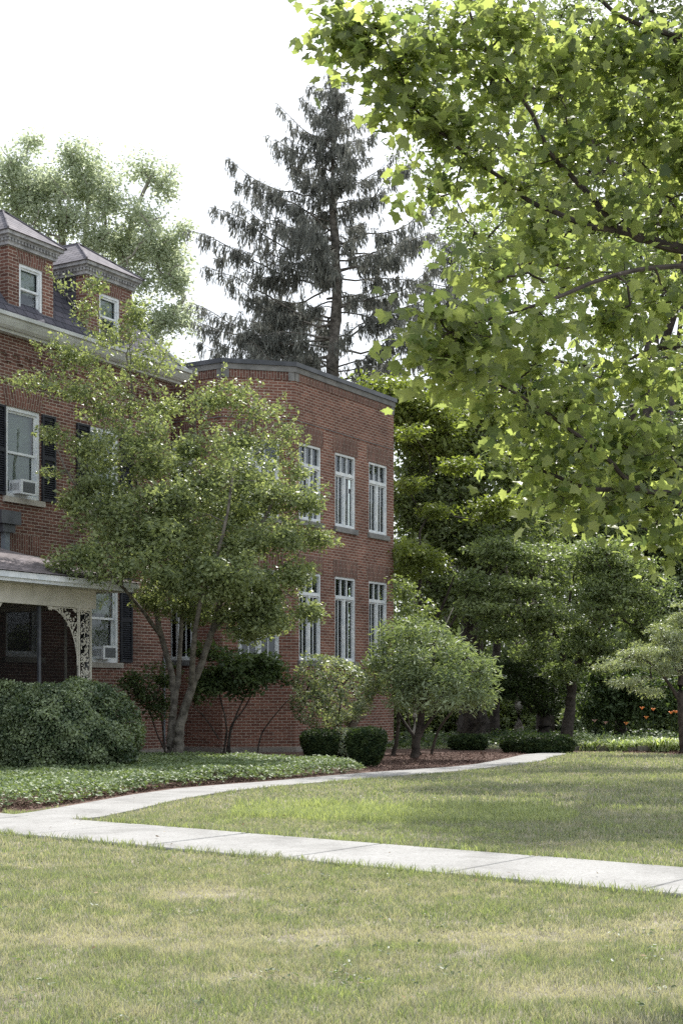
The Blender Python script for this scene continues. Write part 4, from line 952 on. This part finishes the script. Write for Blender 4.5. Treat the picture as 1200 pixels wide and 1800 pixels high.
tree('cottonwood_tree', 'tall cottonwood, leaf colour paled for haze, rising behind the dormers at the left', 'tree', b,
     [([P_(125,1275,62), P_(125,900,62), P_(122,600,62), P_(112,450,62), P_(100,330,62)], .55, .08), ([P_(124,700,62), P_(150,520,62), P_(150,400,62), P_(165,290,62)], .22, .06), ([P_(124,800,62), P_(190,600,62), P_(215,470,62), P_(235,380,62), P_(270,300,62)], .25, .06),
      ([P_(124,760,62), P_(70,560,62), P_(40,420,62), P_(20,320,62)], .2, .05), ([P_(124,850,62), P_(250,640,62), P_(300,540,62)], .18, .05)],
     [(55,250,30,24,62), (20,300,55,45,61), (60,340,60,45,61), (130,280,28,45,61), (160,300,45,40,61), (110,380,80,45,61), (190,350,40,40,61), (255,300,45,28,62), (290,335,32,50,62), (250,380,50,40,61), (20,410,50,45,61), (170,420,60,30,61), (280,430,60,50,61), (240,490,50,40,61), (310,490,28,40,61), (320,400,16,22,61),
      (300,560,40,40,61), (250,580,60,40,61), (60,460,60,40,61), (-60,380,70,100,62), (200,560,60,50,63), (130,520,70,60,63), (150,340,70,40,62), (210,430,50,40,62), (90,320,60,50,62), (240,440,60,40,62), (30,350,60,60,62), (300,470,35,50,62), (330,560,20,40,62)],
     1150, 44, .55, 'leaf', .16, M['cottonwood'], M['bark_pale'], flat=.8, core=.0, tip=.022, seg=1.0)

# the dark wood closing the view
def wood():
    lob = [(760,900,120,120,64), (900,950,160,120,66), (1100,950,180,130,66), (1300,900,200,160,66), (760,1100,120,100,62), (950,1120,160,90,64), (1150,1120,160,90,64), (1350,1120,200,100,64), (640,1120,90,100,66), (1500,1000,200,200,66), (1900,1000,300,260,56), (2350,1000,320,280,54), (2850,1000,340,300,54),
           (700,1215,120,60,60), (800,1150,110,50,56), (950,1150,110,50,57), (1100,1150,110,50,56), (1230,1150,90,50,57), (850,1225,120,55,58), (1000,1225,130,55,60), (1150,1220,130,60,59), (1320,1215,160,60,60), (1550,1200,200,80,60), (560,1215,60,55,62),
           (830,760,110,110,66), (1000,720,150,110,68), (1200,720,160,130,68)]
    C = lobe_points(lob, 3500, .1); Rr = 1.0*rng.uniform(.7, 1.3, len(C))
    P, N, D, S, T = clump_leaves(C, Rr, 46, size=.26, flat=.7); k_ = P[:, 2] > 0; P, N, D, S, T = P[k_], N[k_], D[k_], S[k_], T[k_]
    o = leaves('wood_foliage', P, N, D, S, 'leaf', M['dark_tree'], None, T); o.name = 'background_wood'
    tag(o, 'dense dark wood closing the view behind the garden trees', 'wood', kind='stuff')
wood()

# spruces
def spruce(px, d, top_py, label, base_r, wmax, seed, y_low=700, explicit=(), dens=1.0, right_scale=1.0, mat='spruce'):
    r = np.random.default_rng(seed); x = (px-600)/2500*d; zt = EYE-(top_py-1216)/2500*d
    root = empty('spruce_tree', (x, d, 0)); tag(root, label, 'tree', 'old spruces behind the wing')
    mb = MB(); n = 16; mb.tube([(.10*math.sin(i*1.3), .1*math.cos(i*1.7), zt*i/n-.1) for i in range(n+1)], [base_r*(1-i/n)**.8+.02 for i in range(n+1)], 10)
    z_low = EYE-(y_low-1216)/2500*d
    Pl, Nl, Dl, Sl, Tl = [], [], [], [], []
    br = []
    z = zt - .25
    while z > z_low:
        f = (zt-z)/(zt-z_low); L = wmax*(.07+.93*f**.8); k = int(r.integers(5, 9)); a0 = r.uniform(0, 6.28)
        for j in range(k):
            if r.random() < .2: continue
            a = a0 + j*2*math.pi/k + r.normal()*.25; l = L*r.uniform(.3, 1.1); br.append((z + r.normal()*.3, a + r.normal()*.2, l, r.uniform(-.05, .45)))
        z -= .34 + .38*f
    for (py0, pxt, pyt) in explicit:           # branches whose tips stand out against the sky
        z0 = EYE-(py0-1216)/2500*d; dx = (pxt-px)/2500*d; dz = (py0-pyt)/2500*d; az = r.uniform(-.25, .25)
        l = abs(dx)/math.cos(az); br.append((z0, math.pi+az if dx < 0 else az, l, dz/l))
    for z0, a, l, slope in br:
        ca, sa = math.cos(a), math.sin(a); m = max(5, int(l/.35)); pts = []
        sag = r.uniform(-.02, .16); wob = r.normal(size=3)
        for i in range(m+1):
            t = i/m; pts.append(np.array([ca*l*t + wob[0]*math.sin(4*t+wob[2])*l*.05, sa*l*t + wob[1]*math.sin(5*t)*l*.05, z0 + slope*l*t**1.2 - sag*l*math.sin(math.pi*t)*.7 + r.normal()*.03 + .03*l*math.sin(wob[2]*3+7*t)]))
        rb = .012 + .008*l; mb.tube(pts, [rb*(1-.85*i/m) for i in range(m+1)], 5, cap=False)
        # drooping side branchlets, each hung with needle curtains
        side = np.array([-sa, ca, 0]); fwd = np.array([ca, sa, 0]); nb = int(4 + l/.115*dens)
        for q in range(nb):
            t = r.uniform(.10 if l < 2 else .22, 1)**.85; k_ = min(int(t*m), m-1); fr = t*m-k_; p = pts[k_]*(1-fr)+pts[k_+1]*fr
            ln = (.16 + .20*l*(1.1-t))*r.uniform(.4, 1.15); sg = 1 if r.random() < .5 else -1; dirv = side*sg*r.uniform(.5, 1) + fwd*r.uniform(.2, .9); dirv[2] = -r.uniform(.05, .55)
            e_ = p + dirv*ln; mb.tube([p, (p+e_)/2 + np.array([0, 0, .04*ln]), e_], [.009, .007, .003], 3, cap=False)
            ns = max(3, int(ln/.05))
            for c in range(ns):
                u_ = r.uniform(0, 1); pp = p + dirv*ln*u_ + r.normal(size=3)*.03
                hang = r.uniform(.12, .5)*(.6+.4*min(1, l/3)) if r.random() < .75 else .12
                nd = 1 + int(hang/.16)
                for w3 in range(nd):
                    Pl.append(pp + np.array([r.normal()*.035, r.normal()*.035, -hang*w3/nd])); Dl.append([r.normal()*.28+ca*.2, r.normal()*.28+sa*.2, -1]); Nl.append([r.normal(), r.normal(), .1]); Sl.append(r.uniform(.13, .28)); Tl.append(r.uniform(0, 1))
                Pl.append(pp); Dl.append([dirv[0]+r.normal()*.6, dirv[1]+r.normal()*.6, r.uniform(-.4, .3)]); Nl.append([r.normal()*.5, r.normal()*.5, 1]); Sl.append(r.uniform(.1, .2)); Tl.append(r.uniform(.2, 1))
    for q in range(160):     # leader tuft and short shoots up the trunk
        z1 = zt - abs(r.normal())*1.1; a = r.uniform(0, 6.28); Pl.append(np.array([0, 0, z1])); Dl.append([math.cos(a), math.sin(a), r.uniform(-.3, .8)]); Nl.append([0, 0, 1.]); Sl.append(r.uniform(.1, .3)); Tl.append(r.uniform())
    mb.build('trunk', M['bark_grey'], root, smooth=True)
    leaves('crown', np.array(Pl), np.array(Nl), np.array(Dl), np.array(Sl), 'spr', M[mat], root, np.array(Tl))
TPL['spr'] = (np.array([(0,.05,0),(.5,.11,.02),(1,0,-.05),(.55,-.10,.02),(0,-.05,0)], float), [(0,4,3,2,1)])
spruce(588, 50, 122, 'tallest old spruce rising behind the wing with drooping needle curtains', .42, 5.2, 11, y_low=690,
    explicit=[(265,487,168), (300,470,228), (330,475,262), (352,402,282), (360,520,300), (400,410,315), (420,410,345), (445,370,365), (470,432,402), (490,345,415), (500,380,440), (560,365,455), (570,400,500), (600,340,560), (610,400,550), (630,345,600), (640,420,600),
              (240,650,205), (300,665,235), (340,700,265), (380,730,300), (430,770,350), (480,790,400), (540,780,440), (600,800,500)])
spruce(487, 55, 520, 'smaller old spruce whose trunk shows above the wing roof', .36, 4.6, 5, y_low=700, dens=.8)
spruce(790, 56, 425, 'spruce half hidden behind the tip of the maple branches', .3, 4.0, 9, y_low=720, dens=.9)

# ------------------------------------------------------------------ foreground maple
KM = .92                                   # the whole tree stands this much nearer
def atm(px, py, d): return at(px, py, d*KM)
MX, MY = 4.3*KM, 9.6*KM
maple = empty('maple_tree', (MX, MY, 0)); tag(maple, 'foreground maple reaching in from the right with large sunlit lobed leaves', 'tree')
limbs = [([(MX, MY, -.05), (MX-.02, MY, 1.0), (MX-.1, MY, 2.0), (MX-.05, MY, 3.2), (MX+.1, MY, 4.8), (MX, MY, 6.8)], .19, .05),
    ([(MX-.06, MY, 2.7), tuple(atm(1420,455,9.3)), tuple(atm(1290,440,9.1)), tuple(atm(1200,436,9)), tuple(atm(1120,415,8.9)), tuple(atm(1078,400,8.8))], .05, .022),
    ([tuple(atm(1085,405,8.8)), tuple(atm(1045,352,8.8)), tuple(atm(1010,315,8.8)), tuple(atm(965,265,8.7)), tuple(atm(935,200,8.7)), tuple(atm(895,145,8.7)), tuple(atm(850,85,8.6)), tuple(atm(825,20,8.6)), tuple(atm(810,-60,8.6))], .019, .006),
    ([tuple(atm(1078,404,8.8)), tuple(atm(1030,396,8.7)), tuple(atm(975,372,8.6)), tuple(atm(925,350,8.6)), tuple(atm(880,312,8.5)), tuple(atm(830,280,8.5)), tuple(atm(775,232,8.4)), tuple(atm(725,185,8.4)), tuple(atm(700,120,8.4)), tuple(atm(668,50,8.3)), tuple(atm(650,0,8.3))], .018, .004),
    ([tuple(atm(1260,380,9.2)), tuple(atm(1160,370,9.4)), tuple(atm(1110,320,9.5)), tuple(atm(1060,270,9.6)), tuple(atm(1000,190,9.7)), tuple(atm(960,100,9.8)), tuple(atm(930,0,9.8))], .02, .006),
    ([tuple(atm(1300,460,9.1)), tuple(atm(1150,470,8.6)), tuple(atm(1060,490,8.2)), tuple(atm(960,530,7.8)), tuple(atm(860,560,7.5)), tuple(atm(790,585,7.3)), tuple(atm(745,610,7.2))], .018, .004),
    ([(MX-.1, MY, 2.2), tuple(atm(1400,880,8.8)), tuple(atm(1300,872,8.5)), tuple(atm(1200,868,8.3)), tuple(atm(1120,858,8.2)), tuple(atm(1060,800,8)), tuple(atm(980,740,7.9)), tuple(atm(920,700,7.8)), tuple(atm(850,660,7.7))], .026, .005),
    ([tuple(atm(1120,858,8.2)), tuple(atm(1040,860,8)), tuple(atm(960,830,7.9)), tuple(atm(890,800,7.9))], .018, .005),
    ([(MX-.05, MY, 3.1), tuple(atm(1350,640,9.4)), tuple(atm(1240,618,9.2)), tuple(atm(1160,612,9.1)), tuple(atm(1080,640,9)), tuple(atm(1000,640,8.9)), tuple(atm(930,610,8.8))], .022, .005),
    ([(MX, MY, 4.2), tuple(atm(1500,120,9.2)), tuple(atm(1300,80,9)), tuple(atm(1180,60,8.9)), tuple(atm(1080,20,8.8)), tuple(atm(1000,-60,8.8))], .03, .008)]
lob = [(640,60,70,70,8.3), (600,40,30,45,8.3), (620,110,30,25,8.3), (690,190,50,45,8.4), (720,110,70,70,8.4), (790,60,80,60,8.5), (770,210,70,60,8.4), (840,270,70,50,8.5), (745,330,48,30,8.4), (870,140,70,80,8.6), (900,330,80,60,8.6), (800,340,50,25,8.5), (900,40,90,60,8.6),
       (980,130,90,90,8.8), (980,260,90,70,8.8), (1080,90,90,90,8.9), (1100,220,90,80,9), (1180,120,90,100,8.9), (1200,280,90,90,9), (1080,350,80,60,8.8), (1180,400,80,60,9), (960,430,80,50,8.6), (860,470,60,30,8.2), (1060,480,90,50,8.6), (900,500,60,35,8),
       (780,560,50,40,7.3), (820,590,60,35,7.4), (740,610,35,25,7.2), (790,650,50,32,7.4), (880,570,60,35,7.6), (960,560,70,40,7.9), (1060,560,80,50,8.4), (1160,540,80,50,8.8), (860,690,50,30,7.7), (940,640,60,40,8), (920,720,50,35,7.8), (1000,700,70,45,8), (1090,660,80,50,8.6), (1180,660,70,60,8.8),
       (940,790,60,30,7.9), (1010,800,70,45,8), (1100,780,80,50,8.2), (1180,780,60,60,8.4), (980,870,50,35,7.9), (1060,880,80,40,8.1), (1150,890,70,45,8.3), (1190,960,30,30,8.3), (900,830,22,22,7.9),
       (1280,250,110,180,9.2), (1290,600,110,150,9.2), (1290,850,90,80,8.8), (1400,400,90,200,9.4)]
lob = [(l[0], l[1], l[2], l[3], l[4]*KM, .5) for l in lob]; C = lobe_points(lob, 1900, .05)
gaps = [(822, 372, 34, 26), (905, 520, 30, 22), (700, 260, 16, 16), (765, 440, 22, 30), (1010, 600, 20, 14), (930, 215, 16, 16), (1130, 600, 18, 14), (655, 190, 20, 20), (860, 330, 16, 14), (990, 560, 20, 12), (1040, 200, 14, 14)]
cpx = 600 + C[:, 0]/C[:, 1]*2500; cpy = 1216 - (C[:, 2]-EYE)/C[:, 1]*2500; ok = np.ones(len(C), bool)
for gx, gy, gw, gh in gaps: ok &= ((cpx-gx)/(gw+8))**2 + ((cpy-gy)/(gh+8))**2 > 1
C = C[ok]
mbt = grow(limbs, C, tip=.0015, seg=.16, bend=.1); mbt.xf(lambda p: (p[0]-MX, p[1]-MY, p[2]))
mbt.build('trunk', M['bark_dark'], maple, smooth=True)
cnt = 5; idx = np.repeat(np.arange(len(C)), cnt); n = len(idx)
spr_ = unit(rng.normal(size=(len(C), 3))*np.array([.8, .5, .35]) + np.array([-.45, -.1, -.15]))[idx]   # leaves sit in drooping sprays along the twig ends
P = C[idx] + spr_*rng.uniform(-.16, .22, (n, 1)) + rng.normal(size=(n, 3))*.05
N = unit(np.array([0, -.25, .7]) + .65*rng.normal(size=(n, 3))); D = unit(rng.normal(size=(n, 3))*np.array([.7, .5, .35]) + np.array([-.35, -.25, -.55]))
ct = rng.uniform(.1, .9, len(C))
leaves('crown', P - np.array([MX, MY, 0]), N, D, rng.triangular(.035, .058, .10, n), 'maple', M['maple'], maple, ct[idx]*.45+rng.uniform(0, .6, n))

# ------------------------------------------------------------------ ground cover, flowers, small things
GC = [(-12, 24.5), (-7.2, 19.6), (-5.0, 17.0), (-4.1, 16.75), (-3.5, 17.65), (-3.03, 19.35), (-2.6, 20.6), (-1.9, 21.65), (-1.25, 22.4), (0.28, 24.75), (.40, 25.4), (.1, 26.2), (-.8, 27.2), (-2.3, 28.0), (-4.4, 28.6), (-8, 28.8), (-12, 30)]
q = scatter(GC, 23000, ((-8.5, 16), (2, 30)))
gpx = np.array(GC)
def edge_dist(Q, poly):
    best = np.full(len(Q), 9.); n = len(poly)
    for i in range(n):
        a, b = np.array(poly[i]), np.array(poly[(i+1) % n]); ab = b-a; t = (((Q-a)@ab)/(ab@ab)).clip(0, 1); best = np.minimum(best, np.linalg.norm(Q-(a+t[:, None]*ab), axis=1))
    return best
def vnoise(P, s, seed=0):
    r = np.random.default_rng(seed); G = r.uniform(0, 1, (64, 64)); p = P/s; i = np.floor(p).astype(int); f = p-i; f = f*f*(3-2*f)
    g = lambda a, b: G[a % 64, b % 64]
    return (g(i[:, 0], i[:, 1])*(1-f[:, 0])+g(i[:, 0]+1, i[:, 1])*f[:, 0])*(1-f[:, 1])+(g(i[:, 0], i[:, 1]+1)*(1-f[:, 0])+g(i[:, 0]+1, i[:, 1]+1)*f[:, 0])*f[:, 1]
ed = edge_dist(q, GC); H = .06 + .17*np.minimum(1, ed/.28)**.6 * (.7 + .55*vnoise(q, .45, 3))
k = 5; n = len(q)*k; idx = np.repeat(np.arange(len(q)), k); a = rng.uniform(0, 6.28, n)
P = np.concatenate([q[idx] + rng.normal(size=(n, 2))*.025, (H[idx]*rng.uniform(.65, 1.0, n))[:, None]], 1)
D = np.stack([np.cos(a), np.sin(a), rng.uniform(-.3, .5, n)], 1); N = unit(np.array([0, -.1, 1.]) + .5*rng.normal(size=(n, 3)))
T = .45*vnoise(q, .5, 8)[idx] + rng.uniform(0, .6, n)
gc = leaves('ground_cover', P, N, D, rng.uniform(.04, .075, n), 'leaf', M['ground_cover'], None, T)
tag(gc, 'thick leafy ground cover filling the bed along the curved path', 'ground cover', kind='stuff')

# fallen chips and dry leaves on the mulch
q = np.concatenate([scatter([(.5, 24.9), (2.0, 26.5), (2.7, 27.6), (3.6, 30.4), (4.2, 32.3), (3.0, 33), (0.2, 31), (-.5, 27.5)], 9000), scatter([(-5.5, 16.9), (-3.9, 16.4), (-3.5, 17.6), (-2.5, 20.7), (0, 24.6), (.1, 24.9), (-3, 20.6), (-4.3, 17)], 3500), scatter(BED2, 5000, ((5, 31), (10, 36)))])
n = len(q); a = rng.uniform(0, 6.28, n)
P = np.concatenate([q, rng.uniform(.008, .03, (n, 1))], 1)
o = leaves('mulch_chips', P, unit(np.array([0, 0, 1.]) + .35*rng.normal(size=(n, 3))), np.stack([np.cos(a), np.sin(a), np.zeros(n)], 1), rng.uniform(.03, .08, n), 'narrow', leaf_mat('bark_chip', (.05, .03, .024), (.30, .20, .165), .02, (1, 1, 1), .9, .1), None, rng.uniform(0, 1, n)**1.6)
tag(o, 'loose bark chips scattered over the planting beds', 'mulch', kind='stuff')

# lawns of single blades
def path_mask(P):
    rel = P - np.array(SW_A); s = rel @ np.array(SW_N); walk = (s > -.02) & (s < SW_W + .02)
    pp = [tuple(p) for p in PL] + [tuple(p) for p in PR[::-1]]
    return ~(walk | inpoly(P, pp) | inpoly(P, BED) | inpoly(P, BED2))
def swd(P):
    s = (P - np.array(SW_A)) @ np.array(SW_N); return np.minimum(np.abs(s), np.abs(s - SW_W)), s
VV, LL, TT = [], [], []
def blades(d0, d1, dens, wid, hgt, sidepad):
    A = []
    area = (d1-d0)*2*(.24*d1+sidepad); n = int(area*dens); P = np.stack([rng.uniform(-(.24*d1+sidepad), .24*d1+sidepad, n), rng.uniform(d0, d1, n)], 1)
    P = P[(np.abs(P[:, 0]) < .24*P[:, 1]+sidepad) & path_mask(P)]
    thin = vnoise(P, .35, 21)*.6 + vnoise(P, .11, 22)*.4; P = P[rng.uniform(0, 1, len(P)) < .15 + 1.5*thin]; n = len(P)
    e, s = swd(P); dry = .15*vnoise(P, 1.1, 1) + .25*vnoise(P, .30, 2) + .32*vnoise(P, .14, 4) + .28*vnoise(P, .065, 6); dry = .5 + (dry-.5)*2.1
    t = .0 + .80*dry + rng.normal(size=n)*.24; far = s > SW_W
    t = np.where(far, t + .10, t); t = np.where(e < .12, t + .25, t)
    h = hgt*rng.uniform(.45, 1.35, n)*(.65 + .7*vnoise(P, .3, 5)); h = np.where(e < .10, h*1.7, h)
    # longer grass strip in the middle lawn, sunlight put into its blade colour
    sun_strip = far & (np.abs(P[:, 1] - (17.0 - .2*P[:, 0]) + .5*vnoise(P, .7, 9)) < 1.15) & (P[:, 0] > -1.3) & (P[:, 0] < 2.2 + .6*vnoise(P, .5, 10))
    h = np.where(sun_strip, h*1.9, h); t = np.where(sun_strip, .95 + rng.normal(size=n)*.16, t)
    # dried-out spots
    for cx, cy, rx, ry in ((-1.3, 8.15, .5, .28), (-.05, 8.2, .4, .2), (1.15, 8.2, .5, .32), (-.95, 9.9, .3, .3), (2.0, 8.6, .35, .3), (-.4, 7.0, .3, .15), (.9, 6.7, .35, .15)):
        m_ = np.exp(-(((P[:, 0]-cx)/rx)**2 + ((P[:, 1]-cy)/ry)**2) * (.7+.6*vnoise(P, .15, 12))); t = t - .7*m_; h = h*(1-.45*m_)
    a = rng.uniform(0, 6.28, n); lean = rng.uniform(.1, .9, n)*h; ca, sa = np.cos(a), np.sin(a); b = rng.uniform(0, 6.28, n); w_ = wid*rng.uniform(.6, 1.3, n)
    wx, wy = np.cos(b)*w_/2, np.sin(b)*w_/2; z0 = np.zeros(n)
    B0 = np.stack([P[:, 0]-wx, P[:, 1]-wy, z0], 1); B1 = np.stack([P[:, 0]+wx, P[:, 1]+wy, z0], 1)
    mx, my = P[:, 0]+ca*lean*.35, P[:, 1]+sa*lean*.35
    M0 = np.stack([mx-wx*.8, my-wy*.8, h*.6], 1); M1 = np.stack([mx+wx*.8, my+wy*.8, h*.6], 1); Tp = np.stack([P[:, 0]+ca*lean, P[:, 1]+sa*lean, h*.95], 1)
    base = sum(len(v) for v in VV); V = np.stack([B0, B1, M1, M0, Tp], 1).reshape(-1, 3); VV.append(V)
    i = np.arange(n)*5 + base; LL.append(np.stack([i, i+1, i+2, i+3, i+3, i+2, i+4], 1).ravel()); TT.append(np.repeat(t.clip(0, 1), 5))
blades(4.6, 8.0, 9500, .0042, .038, .9)
blades(8.0, 11.5, 6500, .0056, .038, .9)
blades(11.5, 17, 2800, .008, .04, 1.0)
blades(17, 26, 1000, .013, .048, 1.2)
blades(26, 38, 420, .02, .05, 1.5)
V = np.concatenate(VV); L = np.concatenate(LL); n = len(L)//7
tot = np.tile([4, 3], n); st = np.concatenate([[0], np.cumsum(tot)[:-1]])
g = np_mesh('grass', V, L, st, tot, M['grass'], None, tint=np.concatenate(TT)); tag(g, 'short dry summer lawn grass with brown patches and a longer strip coloured as sunlit', 'grass', kind='stuff')

# taller weeds and tufts along the walk edges
def tufts():
    VVs = []; r = rng; pts = []
    for s_ in (0, SW_W):
        for q in range(110):
            t = r.uniform(-2, 8.5); off = -abs(r.normal())*.04 if s_ == 0 else abs(r.normal())*.04
            if s_ and (SW_A + SW_D*t + SW_N*s_).x < -2.65: continue
            p = SW_A + SW_D*t + SW_N*(s_+off); pts.append((p.x, p.y, 1))
    for q in range(60): pts.append((r.uniform(-1.2, 2.4), r.uniform(17.2, 18.8), .9))
    P, N, D, S, T = [], [], [], [], []
    for x, y, k in pts:
        for j in range(int(r.integers(6, 14))):
            a = r.uniform(0, 6.28); P.append((x+r.normal()*.03, y+r.normal()*.03, 0)); D.append((math.cos(a)*.5, math.sin(a)*.5, 1)); N.append((-math.cos(a), -math.sin(a), .5)); S.append(r.uniform(.04, .11)*k); T.append(r.uniform(.5, 1))
    TPL['blade'] = (np.array([(0,.04,0),(.5,.035,.03),(1,0,-.12),(.5,-.035,.03),(0,-.04,0)], float), [(0,4,3,1),(1,3,2)])
    o = leaves('edge_grass', np.array(P), np.array(N), np.array(D), np.array(S), 'blade', M['grass'], None, np.array(T))
    tag(o, 'longer bright grass tufts along the edges of the sidewalk', 'grass', kind='stuff')
tufts()

# small broadleaf weeds and fallen dry leaves lying in the lawn
n = 2600; q = np.stack([rng.uniform(-6, 7, n), rng.uniform(5, 30, n)], 1); q = q[(np.abs(q[:, 0]) < .24*q[:, 1]+1) & path_mask(q) & (vnoise(q, .9, 31) > .5)]; k = 7; idx = np.repeat(np.arange(len(q)), k); n = len(idx); a = rng.uniform(0, 6.28, n)
P = np.concatenate([q[idx] + rng.normal(size=(n, 2))*.03, rng.uniform(.015, .045, (n, 1))], 1)
o = leaves('lawn_weeds', P, unit(np.array([0, 0, 1.]) + .35*rng.normal(size=(n, 3))), np.stack([np.cos(a), np.sin(a), .2+0*a], 1), rng.uniform(.015, .032, n), 'round', M['mid_tree'], None, rng.uniform(0, .45, n)); tag(o, 'low clover and broad leaved weeds dotted through the lawn', 'weeds', kind='stuff')
n = 260; q = np.stack([rng.uniform(-6, 7, n), rng.uniform(5.5, 30, n)**1.0], 1); q = q[(np.abs(q[:, 0]) < .24*q[:, 1]+1)]; n = len(q); a = rng.uniform(0, 6.28, n)
o = leaves('fallen_leaves', np.concatenate([q, np.full((n, 1), .05)], 1), unit(np.array([0, 0, 1.]) + .3*rng.normal(size=(n, 3))), np.stack([np.cos(a), np.sin(a), 0*a], 1), rng.uniform(.025, .05, n), 'leaf', leaf_mat('dry_leaf', (.16, .10, .06), (.42, .34, .22), .1, (1, 1, 1), .9, .1), None, rng.uniform(0, 1, n)); tag(o, 'scattered dry leaves on the grass and walk', 'dry leaves', kind='stuff')
n = 16000; q = np.stack([rng.uniform(-1, 16, n), rng.uniform(35.3, 49, n)], 1); q = q[vnoise(q, 1.6, 41) > .28]; n = len(q); a = rng.uniform(0, 6.28, n)
o = leaves('woodland_ivy', np.concatenate([q, (rng.uniform(.03, .30, n)*vnoise(q, .8, 42)+.03)[:, None]], 1), unit(np.array([0, -.2, 1.]) + .5*rng.normal(size=(n, 3))), np.stack([np.cos(a), np.sin(a), 0*a], 1), rng.uniform(.08, .17, n), 'leaf', M['dark_shrub'], None, rng.uniform(0, 1, n)); tag(o, 'dark ivy and seedlings covering the ground under the garden trees', 'ground cover', kind='stuff')
# stone edging
mb = MB(); x0 = 5.4
while x0 < 7.3:
    w_ = random.uniform(.22, .4); yy = 34.2 - (x0-5.4)*.35; h = random.uniform(.10, .15)
    mb.box(x0, x0+w_-.012, yy-.11+random.uniform(-.02, .02), yy+.1, -.02, h); x0 += w_
tag(mb.build('stone_edging', M['stone_rough']), 'low line of grey stones edging the daylily bed', 'edging')
# birdbath
x, y = XY(620, 30.6); root = empty('birdbath', (x, y, 0)); tag(root, 'small stone birdbath pedestal behind the clipped yews', 'birdbath')
mb = MB(); mb.lathe((0, 0, 0), [(0, 0), (.2, 0), (.2, .06), (.12, .12), (.085, .2), (.075, .45), (.085, .68), (.13, .74), (.13, .78), (0, .78)]); mb.build('pedestal', M['birdbath'], root, smooth=True)
mb = MB(); mb.lathe((0, 0, 0), [(0, .781), (.12, .785), (.27, .85), (.30, .90), (.27, .90), (.2, .86), (0, .84)]); mb.build('bowl', M['birdbath'], root, smooth=True)

# daylilies
def daylily(x, y, label, nl, flowers, mat=None, h=.5):
    root = empty('daylily', (x, y, 0)); tag(root, label, 'flower', 'daylilies in the bed at the right')
    VV, F = MB(), None
    for j in range(nl):
        a = rng.uniform(0, 6.28); l = h*rng.uniform(.7, 1.3); c, s = math.cos(a), math.sin(a); w_ = .024; prev = None; ox, oy = rng.normal()*.08, rng.normal()*.08
        for i in range(6):
            t = i/5; r_ = l*.75*t; z = l*(1.35*t - 1.0*t*t*rng.uniform(.8, 1.2)); ww = w_*(1-t)**.5+.001; p = (ox+c*r_-s*ww, oy+s*r_+c*ww, max(z, .01)); q = (ox+c*r_+s*ww, oy+s*r_-c*ww, max(z, .01))
            if prev: VV.poly([prev[0], prev[1], q, p])
            prev = (p, q)
    o = VV.build('leaf_clump', M['lily_leaf'], root)
    me = o.data; at_ = me.attributes.new('tint', 'FLOAT', 'POINT'); at_.data.foreach_set('value', np.repeat(rng.uniform(0, 1, len(me.vertices)//4+1), 4)[:len(me.vertices)].astype(np.float32))
    for (dx, hz, m_) in flowers:
        st_ = MB(); st_.tube([(dx*.3, 0, .02), (dx*.7, 0, hz*.6), (dx, 0, hz)], .006, 5); so = st_.build('stalk', M['dark_shrub'], root)
        fl = MB()
        for p in range(6):
            a = p*math.pi/3 + dx; c, s = math.cos(a), math.sin(a); L_ = .075 * rng.uniform(.8, 1.15)
            pr = [(.0, .0), (.45, .02), (.85, .028), (1.05, .0)]; pts = []
            for t, ww in pr: r_ = L_*t; zz = hz+.07*math.sin(t*1.6); pts.append(((dx+c*r_-s*ww, s*r_+c*ww, zz), (dx+c*r_+s*ww, s*r_-c*ww, zz)))
            for i in range(3): fl.poly([pts[i][0], pts[i][1], pts[i+1][1], pts[i+1][0]])
        fl.build('flower', M[m_], so)
lil = [(1035, 33.9, 30, [], 'low striped daylily clump nearest the stone edging'), (1060, 34.6, 40, [(.05, .62, 'pink_flower')], 'daylily clump with one dusty pink flower'), (1085, 33.6, 60, [], 'dense pale daylily clump without flowers left of the orange ones'),
       (1112, 33.9, 70, [], 'pale arching daylily clump in the middle of the bed'), (1128, 34.6, 50, [(0, .98, 'lily_flower'), (.1, .75, 'lily_flower')], 'daylily clump with two orange flowers one above the other'),
       (1148, 34.5, 60, [(0, .95, 'lily_flower')], 'daylily clump with a single orange flower on a tall stalk'), (1160, 33.3, 70, [], 'pale daylily clump in front of the single orange flower'),
       (1183, 33.9, 60, [(-.05, .88, 'lily_flower'), (.06, .9, 'lily_flower'), (.14, .86, 'lily_flower')], 'daylily clump with a row of orange flowers beside the right tree trunk'), (1045, 35.4, 40, [(0, .65, 'pink_flower')], 'rear daylily clump with a faded pink flower'), (1100, 34.9, 40, [(.0, .6, 'lily_flower')], 'rear daylily clump with one low orange flower')]
for px, d, nl, fl, lab in lil:
    x, y = XY(px, d); daylily(x, y, lab, nl*2, fl, h=rng.uniform(.42, .6))
bpy.context.view_layer.update()
